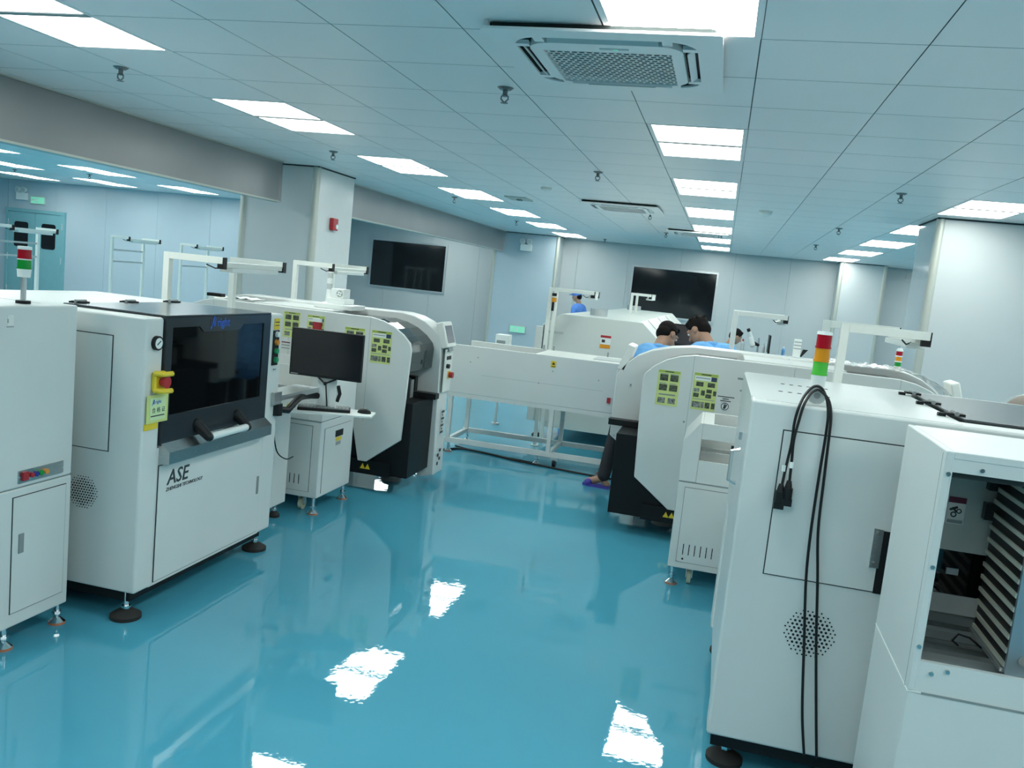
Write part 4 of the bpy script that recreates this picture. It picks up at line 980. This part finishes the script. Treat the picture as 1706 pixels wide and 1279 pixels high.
# ------------------------------------------------------------------ lamp gantries
def gantry(x, y1, y2, zt, arm, zb1, zb2, label, rails=(), w=.02, barlabel=None):
    t = thing('lamp_gantry', label, 'lamp', (x, (y1 + y2) / 2, min(zb1, zb2)), 'two-post LED lamp gantries')
    for y, zb in ((y1, zb1), (y2, zb2)):
        MB().box(x - w, x + w, y - w, y + w, zb, zt).build('post', LAMPW, t, bev=.002)
        MB().box(x - w * 2, x + w * 2, y - w * 2, y + w * 2, zb, zb + .008).build('post_foot', LAMPW, t)
        MB().box(x + w, x + arm, y - w, y + w, zt - 2 * w, zt).build('arm', LAMPW, t, bev=.002)
        e = MB().box(x + arm, x + arm + .006, y - w, y + w, zt - 2 * w - .03, zt).build('end_cap', BLACK, t)
        MB().box(x + arm - .035, x + arm, y - w * .9, y + w * .9, zt - 2 * w - .03, zt - 2 * w).build('clamp', BLACK, e)
    bx = x + arm - .03
    b = MB().box(bx - .028, bx + .028, y1 + w, y2 - w, zt - 2 * w - .02, zt - 2 * w + .012).build('light_bar', LAMPW, t, bev=.003)
    MB().box(bx - .05, bx + .035, y1 + w + .06, y2 - w - .06, zt - 2 * w - .048, zt - 2 * w - .02).build('diffuser', PAPER, b, bev=.004)
    MB().tube([(bx - .03, y1 + .1, zt - 2 * w - .02), (bx - .06, y1 + .05, zt - 2 * w - .03), (bx - .09, y1, zt - 2 * w - .01)], .004, 6).build('lead', BLACK, b)
    for rz in rails: MB().box(x - .009, x + .009, y1, y2, rz - .012, rz + .012).build('cross_rail', LGREY, t)
    return t
gantry(-3.27, 4.575, 5.29, 1.645, .38, .80, .985, 'lamp gantry just behind the ASE printer, left of the aisle')
gantry(.59, 4.45, 5.2, 1.645, .385, .70, .985, 'lamp gantry right of the large signal tower')
gantry(-3.73, 7.04, 7.79, 1.66, .36, .985, 0, 'lamp gantry rising behind the left placement machine')
gantry(.125, 7.87, 8.30, 1.615, .44, .985, .985, 'lamp gantry rising behind the two men on the right')
gantry(-1.71, 8.62, 8.93, 1.645, .45, 0, 0, 'lamp gantry in front of the white reflow oven', w=.018)
gantry(-1.25, 12.2, 12.95, 1.665, .27, 1.375, 1.375, 'small lamp gantry on top of the oven before the back window', w=.018)
gantry(-9.38, 11.7, 12.45, 1.725, .31, 0, 0, 'lamp gantry in the left bay, second from the door', (1.50, 1.32))
gantry(-9.26, 13.3, 14.1, 1.715, .31, 0, 0, 'lamp gantry in the left bay, rightmost and farthest from the door', (1.50, 1.32))
gantry(-9.2, 9.25, 10.0, 1.72, .31, 0, 0, 'lamp gantry in the left bay crossing in front of the teal door', (1.50, 1.32))
t = thing('beacon_lamp', 'small orange beacon on a black bracket beside the oven gantry post', 'beacon', (-1.66, 8.6, 1.45))
MB().cyl((-1.66, 8.59, 1.50), (-1.66, 8.59, 1.545), .024, 14).build('amber_lens', AMBERL, t)
MB().box(-1.685, -1.64, 8.58, 8.60, 1.56, 1.59).box(-1.68, -1.655, 8.58, 8.60, 1.41, 1.50).build('bracket', BLACK, t)

# ------------------------------------------------------------------ long cross conveyor
t = thing('cross_conveyor', 'long white covered conveyor spanning the aisle on an open frame', 'conveyor', (-1.6, 8.05, 0))
cx0, cx1, cy0, cy1 = -2.42, -.72, 7.7, 8.38
MB().box(cx0, cx1, cy0, cy0 + .03, .575, 1.03).build('front_panel', WHITE, t, bev=.004)
MB().box(cx0, cx1, cy1 - .03, cy1, .575, 1.03).build('rear_panel', WHITE, t, bev=.004)
MB().box(cx0, cx1, cy0 + .03, cy1 - .03, .575, .60).build('tray', WHITE, t)
MB().box(-1.62, cx1, cy0 + .03, cy1 - .03, 1.005, 1.028).build('top_cover', WHITE2, t, bev=.003)
MB().box(-1.10, -.84, cy0 + .2, cy0 + .5, 1.028, 1.034).build('top_hatch', LGREY, t)
MB().box(cx0, -1.62, cy0 + .10, cy0 + .14, .90, .93).box(cx0, -1.62, cy1 - .14, cy1 - .10, .90, .93).build('belt_rail', ALU, t)
MB().box(-2.1, -.95, cy0 - .001, cy0 + .001, .765, .769).build('panel_crease', LGREY, t)
MB().box(cx1 - .10, cx1 - .005, cy0 - .004, cy0, .62, .82).build('cable_cover', WHITE2, t)
MB().box(-.905, -.872, cy0 - .012, cy0, .665, .715).build('power_switch', RED, t)
ws = MB().box(-1.455, -1.405, cy0 - .002, cy0, .925, .985).build('warning_label', YELLOW, t)
MB().prism([(-1.446, .95), (-1.414, .95), (-1.43, .978)], 'xz', cy0 - .003, cy0 - .002).build('warning_triangle', INK, ws)
MB().box(-1.447, -1.413, cy0 - .003, cy0 - .002, .931, .938).build('warning_lettering', INK, ws)
for x, z in ((-2.15, .93), (-2.22, .88), (-1.43, .89), (-1.55, .765), (-1.0, .86)): MB().cyl((x, cy0 - .003, z), (x, cy0, z), .006, 8).build('screw', GREY, t)
for x in (-2.385, -1.40, -.84):
    for y in (cy0 + .025, cy1 - .025): MB().box(x - .020, x + .020, y - .020, y + .020, .13, .54).build('leg', WHITE, t)
    MB().box(x - .018, x + .018, cy0 + .045, cy1 - .045, .09, .13).build('cross_rail', WHITE, t)
for y in (cy0 + .025, cy1 - .025):
    MB().box(cx0 + .005, cx1, y - .022, y + .022, .09, .135).build('bottom_rail', WHITE, t)
    MB().box(cx0, cx1, y - .022, y + .022, .535, .575).build('top_rail', WHITE, t)
for x, y in ((-1.50, cy0 + .03), (-.9, cy0 + .03), (-2.37, cy1 - .03), (-.9, cy1 - .03), (-2.37, cy0 + .03)): level_foot(x, y, .09, t, r=.035, pad=ORANGE_PAD)
c = MB().box(-1.36, -1.30, cy0 + .0, cy0 + .06, .06, .09).build('caster', ALUM, t)
MB().cyl((-1.345, cy0 + .03, .04), (-1.315, cy0 + .03, .04), .04, 16).build('wheel', BLACK, c)
for x in (-1.66, -1.56, -1.02): MB().cyl((x, cy1 - .05, 1.03), (x, cy1 - .05, 1.075), .007, 8).build('pin', GREY, t)
cable('floor_cable', [(-2.5, 7.55, .008), (-2.3, 7.86, .008), (-2.0, 7.84, .008), (-1.7, 7.72, .008), (-1.4, 7.66, .008), (-1.1, 7.60, .008), (-.8, 7.56, .008), (-.5, 7.6, .008)], .010, 'thicker black cable on the floor along the long conveyor')
cable('floor_cable', [(-2.38, 8.0, .006), (-2.25, 7.93, .006), (-2.05, 7.87, .006), (-1.8, 7.80, .006), (-1.5, 7.745, .006)], .006, 'thinner black cable curling under the long conveyor frame')
cable('hanging_cable', [(-1.15, 8.36, .54), (-1.13, 8.45, .50), (-1.02, 8.75, .45), (-.96, 8.7, .33), (-.92, 8.68, .25)], .010, 'black cable hanging behind the long conveyor in front of the oven')
t = thing('label_printer', 'small pale boxed unit with a dark slot display behind the long conveyor', 'printer', (-2.38, 9.5, 0))
MB().box(-2.45, -2.30, 9.42, 9.6, .90, 1.05).build('case', PAPER, t, bev=.006)
MB().box(-2.43, -2.33, 9.415, 9.42, .95, .985).build('slot_display', INKG, t)
MB().cyl((-2.38, 9.52, .02), (-2.38, 9.52, .90), .014, 10).build('stand_pole', LGREY, t)
MB().cyl((-2.38, 9.52, 0), (-2.38, 9.52, .02), .045, 16).build('stand_base', LGREY, t)

# ------------------------------------------------------------------ reflow oven beyond the conveyor
t = thing('reflow_oven', 'long white oven with sloped shoulders beyond the cross conveyor', 'machine', (-1.2, 12, 0))
ox0, ox1, oy0, oy1 = -1.84, -.56, 9.0, 15.0
def oprof(z0): return [(ox0, z0), (ox1, z0), (ox1, 1.14), (ox1 - .26, 1.375), (ox0 + .20, 1.375), (ox0, 1.24)]
MB().prism(oprof(.62), 'xz', oy0 + .01, oy1).build('upper_body', WHITE2, t, bev=.012)
MB().prism([(a + (.04 if a > -1 else -.0), b) for a, b in oprof(.62)], 'xz', oy0, oy0 + .02).build('end_panel', mat('grey_white_paint', (.66, .70, .67), .35), t, bev=.006)
MB().box(ox0 + .1, ox1 - .05, oy0 + .05, oy1, .14, .62).build('lower_body', WHITE2, t)
for k in range(3): MB().prism([(ox1 + .002, 1.15), (ox1 - .25, 1.378), (ox1 - .252, 1.372), (ox1 - .002, 1.142)], 'xz', oy0 + 1.0 + k * 1.5, oy0 + 1.03 + k * 1.5).build('hood_seam', LGREY, t)
MB().box(ox0 - .06, ox0 + .02, oy0 - .03, oy0 + .01, .20, 1.22).build('door_edge', WHITE, t, bev=.004)
MB().box(ox0 + .02, ox0 + .026, oy0 - .004, oy0, .62, 1.24).build('door_gap', GAP, t)
for z in (1.16, .92): MB().box(ox0 + .03, ox0 + .24, oy0 - .006, oy0, z, z + .025).build('hinge_strip', LGREY, t)
MB().cyl((-1.33, 9.6, 1.37), (-1.33, 9.6, 1.455), .10, 24).build('exhaust_collar', ALUM, t)
MB().cyl((-1.40, 14.2, 1.37), (-1.40, 14.2, 1.45), .11, 24).build('exhaust_collar', ALUM, t)
sg = MB().box(-1.20, -1.09, oy0 - .003, oy0, 1.065, 1.20).build('warning_sign', PAPER, t)
MB().box(-1.20, -1.09, oy0 - .0045, oy0 - .003, 1.175, 1.20).build('red_band', RED, sg); MB().box(-1.20, -1.09, oy0 - .0045, oy0 - .003, 1.065, 1.105).build('amber_band', AMBERL, sg)
MB().box(-1.185, -1.15, oy0 - .0045, oy0 - .003, 1.125, 1.155).build('symbol', INK, sg)
for y in (9.2, 12, 14.7):
    for x in (ox0 + .02, ox1 - .1): level_foot(x, y, .2, t, r=.05)
MB().box(ox0 - .02, ox0 + .16, 9.02, 9.3, .19, .62).build('front_leg_panel', WHITE, t, bev=.004)
tag(MB().box(-.98, -.6, 8.50, 8.75, .02, .12).build('power_strip', BLACK), 'black strip box on the floor under the long conveyor', 'power strip')

# ------------------------------------------------------------------ monitor watched by the two men
t = thing('monitor', 'dark grey monitor the two men in blue are watching', 'monitor', (-.34, 7.98, 0))
MB().box(-.48, -.19, 7.95, 7.975, 1.235, 1.44).build('casing', BLACK, t, bev=.004)
MB().box(-.47, -.2, 7.947, 7.95, 1.26, 1.428).build('screen', mat('dim_brown_screen', (.075, .062, .062), .25), t)
for k in range(3): MB().box(-.38, -.30, 7.945, 7.947, 1.36 - k * .02, 1.363 - k * .02).build('screen_lines', INK, t)
MB().box(-.36, -.32, 7.975, 8.0, 1.0, 1.3).build('stand_neck', BLACK, t)
MB().box(-.55, -.10, 7.86, 8.25, .12, 1.0).build('pedestal_cabinet', WHITE, t, bev=.005)
MB().box(-.47, -.43, 7.9, 7.94, 1.0, 1.02).build('button_box', LGREY, t)
for x in (-.52, -.13):
    for y in (7.9, 8.2): level_foot(x, y, .12, t, r=.03)

# ------------------------------------------------------------------ far workbench
t = thing('workbench', 'brown topped workbench by the back wall on the right', 'table', (.95, 15.5, 0))
MB().box(.34, 1.62, 15.1, 15.9, .77, .80).build('tabletop', DESKT, t)
for x in (.38, 1.58):
    for y in (15.14, 15.86): MB().box(x - .02, x + .02, y - .02, y + .02, 0, .77).build('leg', LGREY, t)
t = thing('microscope', 'white and black stereo microscope on the far workbench', 'microscope', (.56, 15.45, .8))
MB().box(.48, .72, 15.35, 15.6, .80, .825).build('base', BLACK, t)
MB().cyl((.68, 15.5, .82), (.68, 15.5, 1.10), .016, 10).build('pillar', ALUM, t)
MB().limb((.68, 15.5, .98), (.58, 15.45, 1.02), .028, .028, 10).build('focus_arm', BLACK, t)
MB().limb((.58, 15.42, .98), (.55, 15.42, 1.08), .05, .045, 12).build('body_tube', PAPER, t)
MB().limb((.55, 15.42, 1.10), (.50, 15.40, 1.20), .03, .03, 10).build('eyepiece_tube', PAPER, t)
MB().cyl((.50, 15.40, 1.20), (.475, 15.39, 1.25), .03, 10).build('eyepiece', BLACK, t)
t = thing('monitor', 'thin black monitor seen edge-on on the far workbench', 'monitor', (.86, 15.5, .8))
MB().obox((.86, 15.5, 1.02), (.014, 0, .0), (0, .22, 0), (0, 0, .15)).build('panel', BLACK, t); MB().cyl((.87, 15.5, .81), (.87, 15.5, .9), .02, 8).cyl((.87, 15.5, .80), (.87, 15.5, .812), .09, 14).build('stand', BLACK, t)
def bottle(x, y, h, mt, label):
    t = thing('bottle', label, 'bottle', (x, y, .8), 'bottles on the far workbench')
    MB().cyl((x, y, .8), (x, y, .8 + h * .7), .03, 12).cone((x, y, .8 + h * .7), (x, y, .8 + h * .85), .03, .012, 12).build('bottle_body', mt, t)
    MB().cyl((x, y, .8 + h * .85), (x, y, .8 + h), .013, 10).build('cap', RED if mt is LGREY else PAPER, t)
bottle(.42, 15.4, .26, LGREY, 'grey bottle with red cap left of the microscope'); bottle(.78, 15.6, .22, PAPER, 'white bottle between microscope and edge-on monitor'); bottle(1.12, 15.6, .2, SHIRT, 'pale blue spray bottle on the right half of the far workbench')
box_thing('red_tray', 'small red tray on the far workbench', 'tray', 1.02, 1.18, 15.2, 15.4, .80, .84, RED)
box_thing('black_tool_case', 'black tool case on the far workbench beside the red tray', 'case', .92, 1.0, 15.2, 15.4, .80, .86, BLACK)
box_thing('white_paper_stack', 'white paper stack at the front of the far workbench', 'paper', .62, .78, 15.15, 15.3, .80, .825)
box_thing('beige_box', 'small beige box at the right end of the far workbench', 'box', 1.26, 1.4, 15.3, 15.45, .80, .87, ALU)

# ------------------------------------------------------------------ people
def merged(name, mb, material, parent, voxel, smooth_it=4, label=None):
    tmp = bpy.data.meshes.new(name); tmp.from_pydata([tuple(v) for v in mb.v], [], mb.f)
    bm = bmesh.new(); bm.from_mesh(tmp); bmesh.ops.recalc_face_normals(bm, faces=bm.faces); bm.to_mesh(tmp); bm.free()
    o = bpy.data.objects.new(name, tmp); COL.objects.link(o)
    r = o.modifiers.new('remesh', 'REMESH'); r.mode = 'VOXEL'; r.voxel_size = voxel
    s = o.modifiers.new('smooth', 'SMOOTH'); s.iterations = smooth_it; s.factor = .5
    dg = bpy.context.evaluated_depsgraph_get()
    me = bpy.data.meshes.new_from_object(o.evaluated_get(dg)); bpy.data.objects.remove(o)
    me.name = name
    for p in me.polygons: p.use_smooth = True
    me.materials.clear(); me.materials.append(material)
    ob = bpy.data.objects.new(name, me); COL.objects.link(ob); ob.parent = parent
    if label: ob['label'] = label
    return ob
def person(label, loc, face, height=1.68, lean=0, side=0, head_turn=0, nod=0, seated=False, hipz=None, legs_over=None, arm_in=0, hair_style='short', cap=False, shirt=SHIRT, vox=.008, shoes=True):
    """figure facing local +y, root at the feet; lean tips the trunk forward, side tips it to local +x"""
    k = height / 1.68
    t = thing('person', label, 'person', loc); t.rotation_euler = (0, 0, face)
    V = Vector
    hipz = hipz or (.50 * k if seated else .88 * k)
    hip = V((0, 0, hipz))
    R = Matrix.Rotation(-lean, 3, 'X') @ Matrix.Rotation(side, 3, 'Y')
    def T(x, y, z): return hip + R @ V((x * k, y * k, z * k))
    HR = R @ Matrix.Rotation(-head_turn, 3, 'Z') @ Matrix.Rotation(-nod, 3, 'X')
    neck0 = T(0, -.01, .55); hc = T(0, .0, .60) + HR @ V((0, .035, .115)) * k
    def Hd(x, y, z): return hc + HR @ V((x, y, z)) * k
    body = MB()
    # trunk
    for z0, z1, a, b, dx in ((.0, .14, .125, .12, .07), (.14, .30, .115, .115, .06), (.30, .44, .12, .12, .075)):
        for s in (-1, 1): body.limb(T(s * dx, 0, z0), T(s * dx, 0, z1), a * k * .95, b * k * .95)
    body.limb(T(-.10, -.01, .46), T(.10, -.01, .46), .085 * k, .085 * k).limb(neck0, T(0, .0, .46), .054 * k, .075 * k).limb(neck0, Hd(0, -.02, -.05), .053 * k, .055 * k)
    # head
    body.ball(Hd(0, -.012, .03), (.073 * k, .092 * k, .088 * k), 18, 12, HR).ball(Hd(0, .02, -.035), (.060 * k, .068 * k, .075 * k), 16, 10, HR)
    body.ball(Hd(0, .055, -.075), (.034 * k, .028 * k, .026 * k), 12, 8, HR)
    body.limb(Hd(0, .083, .012), Hd(0, .103, -.022), .009 * k, .014 * k, 8)
    for s in (-1, 1):
        body.ball(Hd(s * .076, -.005, -.008), (.012 * k, .022 * k, .032 * k), 10, 7, HR)
        body.limb(Hd(s * .014, .08, .028), Hd(s * .05, .07, .028), .011 * k, .010 * k, 8)
    legs = []; arms = []
    for s in (-1, 1):
        if seated: hj, kn, an = V((s * .1 * k, 0, hipz)), V((s * .13 * k, .42 * k, hipz)), V((s * .13 * k, .40 * k, .09 * k))
        else: hj, kn, an = V((s * .095 * k, 0, hipz)), V((s * .11 * k, .02, .47 * k)), V((s * .12 * k, -.01, .085 * k))
        td = V((s * .02, .13, 0))
        if legs_over and s in legs_over: kn, an, td = [V(q) for q in legs_over[s]]
        legs.append((hj, kn, an, td))
        body.limb(hj, kn, .085 * k, .055 * k).limb(kn, an, .054 * k, .036 * k)
        body.limb(an, an + td * k + V((0, 0, -.05 * k)), .036 * k, .030 * k).limb(an, an - td * .25 + V((0, 0, -.05 * k)), .03 * k, .03 * k)
        sh = T(s * .185, -.01, .455)
        el = sh + (R @ V((s * (.06 - arm_in), .08 + arm_in, -.27 + arm_in * .5))) * k; el.z = min(el.z, sh.z - .16 * k)
        wr = el + V((-s * .05, .21, .04)) * k
        arms.append((sh, el, wr))
        body.limb(sh, el, .050 * k, .040 * k).limb(el, wr, .039 * k, .027 * k)
        d_ = (wr - el).normalized(); lat = V((1, 0, 0)); lat = (lat - d_ * lat.dot(d_)).normalized(); nrm = lat.cross(d_)
        pc = wr + d_ * .045 * k
        body.limb(wr, wr + d_ * .03 * k, .026 * k, .028 * k)
        for q in (-1.5, -.5, .5, 1.5):
            b0 = pc + lat * q * .019 * k; body.limb(wr + lat * q * .012 * k, b0 + d_ * .035 * k, .015 * k, .0115 * k, 8)
            Lf = (.040, .046, .043, .033)[int(q + 1.5)] * k
            m1 = b0 + d_ * (.035 * k + Lf * .6) - V((0, 0, .010 * k)); m2 = m1 + d_ * Lf * .5 - V((0, 0, .022 * k))
            body.limb(b0 + d_ * .035 * k, m1, .0105 * k, .0095 * k, 8).limb(m1, m2, .0095 * k, .008 * k, 8)
        th0 = wr + d_ * .02 * k - lat * s * .02 * k; th1 = th0 - lat * s * .030 * k + d_ * .03 * k; th2 = th1 + d_ * .03 * k - V((0, 0, .012 * k))
        body.limb(th0, th1, .014 * k, .011 * k, 8).limb(th1, th2, .011 * k, .009 * k, 8)
    bo = merged('body', body, SKIN, t, vox)
    # eyes, mouth
    for s in (-1, 1):
        e = MB().ball(Hd(s * .032, .078, .012), (.013 * k, .008 * k, .009 * k), 10, 7, HR).build_local('eye', PAPER, t)
        MB().ball(Hd(s * .032, .084, .012), (.006 * k, .004 * k, .007 * k), 8, 6, HR).build_local('iris', BLACK, e)
    MB().ball(Hd(0, .083, -.052), (.024 * k, .008 * k, .007 * k), 12, 6, HR).build_local('mouth', mat('lip', (.30, .11, .09), .5), t)
    # shirt
    g = .012 * k; sh_ = MB()
    for z0, z1, a, b, dx in ((-.10, .14, .135, .125, .07), (.14, .30, .125, .125, .06), (.30, .44, .128, .125, .075)):
        for s in (-1, 1): sh_.limb(T(s * dx, 0, z0), T(s * dx, 0, z1), a * k * .97 + g, b * k * .97 + g)
    sh_.limb(T(-.13, -.01, .455), T(.13, -.01, .455), .085 * k, .085 * k).limb(T(0, -.015, .46), T(0, -.015, .51), .085 * k, .072 * k)
    for sh, el, wr in arms: sh_.limb(sh, el, .066 * k, .056 * k).limb(el, el + (wr - el) * .72, .055 * k, .044 * k)
    so = merged('shirt', sh_, shirt, t, vox * 1.15, 3)
    # collar ring
    cb = MB(); ring = []
    for q in range(17):
        a = 2 * PI * q / 16; ring.append(T(.068 * math.cos(a), -.012 + .066 * math.sin(a), .535 - .018 * max(0, math.sin(a))))
    cb.tube(ring, .017 * k, 8); cb.build_local('collar', shirt, so)
    tr = MB()
    for hj, kn, an, td in legs: tr.limb(hj, kn, .10 * k, .070 * k).limb(kn, an + V((0, 0, .02)), .069 * k, .055 * k)
    tr.limb(V((-.08 * k, 0, hipz)), V((.08 * k, 0, hipz)), .115 * k, .115 * k)
    merged('trousers', tr, TROUS, t, vox * 1.3, 3)
    for (hj, kn, an, td), s in zip(legs, (-1, 1)):
        dn = td.normalized(); ln = V((dn.y, -dn.x, 0)); w_ = .046 * k; f0 = V((an.x, an.y, 0)) - dn * .06 * k; f1 = V((an.x, an.y, 0)) + dn * .17 * k
        Q = lambda p, a_, b_: tuple((p + ln * a_ + dn * b_))[:2]
        sole = MB().prism([Q(f0, -w_ * .8, 0), Q(f0, w_ * .8, 0), Q(f1, w_, -.05), Q(f1, w_ * .6, 0), Q(f1, -w_ * .6, 0), Q(f1, -w_, -.05)], 'xy', 0, .022 * k).build_local('slipper', SLIP, t)
        c_ = f1 - dn * .05 * k
        MB().limb(c_ - ln * w_ * .45 + V((0, 0, .03 * k)), c_ + ln * w_ * .45 + V((0, 0, .03 * k)), w_ * .75, w_ * .75, 12).build_local('slipper_upper', SLIP, sole)
    # hair
    hr = MB()
    hr.ball(Hd(0, -.018, .044), (.079 * k, .094 * k, .086 * k), 18, 12, HR)
    hr.ball(Hd(0, -.052, -.005), (.070 * k, .058 * k, .07 * k), 16, 10, HR)
    hr.limb(Hd(-.04, .040, .088), Hd(.04, .040, .088), .026 * k, .026 * k, 10)
    for s in (-1, 1): hr.limb(Hd(s * .066, -.03, .03), Hd(s * .068, .012, .035), .018 * k, .014 * k, 8)
    if hair_style == 'tousled':
        rnd = random.Random(5)
        for q in range(90):
            a = rnd.uniform(0, 2 * PI); el_ = rnd.uniform(.35, 1.5)
            dv = V((math.cos(a) * math.cos(el_), math.sin(a) * math.cos(el_), math.sin(el_)))
            p0 = V((0, -.018, .04)) + V((dv.x * .072, dv.y * .088, dv.z * .08)); p1 = p0 + dv * .014 + V((rnd.uniform(-.012, .012), rnd.uniform(-.012, .012), .006))
            hr.limb(Hd(*p0), Hd(*p1), .014 * k, .006 * k, 6)
    hb2 = merged('hair', hr, HAIR, t, vox * .9, 2)
    if cap:
        cp = MB().ball(Hd(0, -.01, .055), (.09 * k, .105 * k, .085 * k), 18, 12, HR).build_local('work_cap', SHIRTB, t)
        MB().obox(Hd(0, .115, .045), HR @ V((.06, 0, 0)), HR @ V((0, .035, -.006)), HR @ V((0, 0, .004))).build_local('cap_peak', SHIRTB, cp)
    if seated:
        st = thing('stool', 'round stool under the ' + label.split(',')[0], 'stool', loc)
        MB().cyl((loc[0], loc[1], hipz - .17), (loc[0], loc[1], hipz - .12), .17, 24).build('seat', BLACK, st, bev=.01)
        MB().cyl((loc[0], loc[1], .05), (loc[0], loc[1], hipz - .17), .02, 10).build('column', CHROME, st)
        for q in range(5):
            a = 2 * PI * q / 5; MB().limb((loc[0], loc[1], .06), (loc[0] + .24 * math.cos(a), loc[1] + .24 * math.sin(a), .03), .016, .012, 8).build('leg', CHROME, st)
    return t
def build_local(s, name, material, parent, bev=0):
    o = MB.build(s, name, material, None, bev); o.parent = parent; return o
MB.build_local = build_local
person('person in light blue shirt seated leaning right towards the dark monitor, short cropped hair', (-.50, 7.12, 0), 0, 1.70, lean=math.radians(29), side=math.radians(2), head_turn=math.radians(42), nod=math.radians(18), seated=True, hipz=.75, legs_over={-1: ((-.235, .26, .60), (-.30, .09, .085), (-.13, .015, 0))}, arm_in=.12, vox=.007)
person('person in light blue shirt facing left to the dark monitor, tousled black hair', (.05, 7.08, 0), math.radians(30), 1.70, lean=math.radians(27), side=0, head_turn=math.radians(-28), nod=math.radians(20), seated=True, hipz=.815, hair_style='tousled', vox=.007)
person('person in blue shirt seated behind the right lamp post, facing the workbench', (.06, 13.4, 0), -math.radians(70), 1.66, lean=math.radians(12), seated=True, nod=math.radians(14), vox=.011)
person('person in blue work cap and shirt beyond the oven by the back wall', (-2.62, 16.4, 0), math.radians(75), 1.56, lean=math.radians(8), cap=True, shirt=SHIRTB, vox=.011)
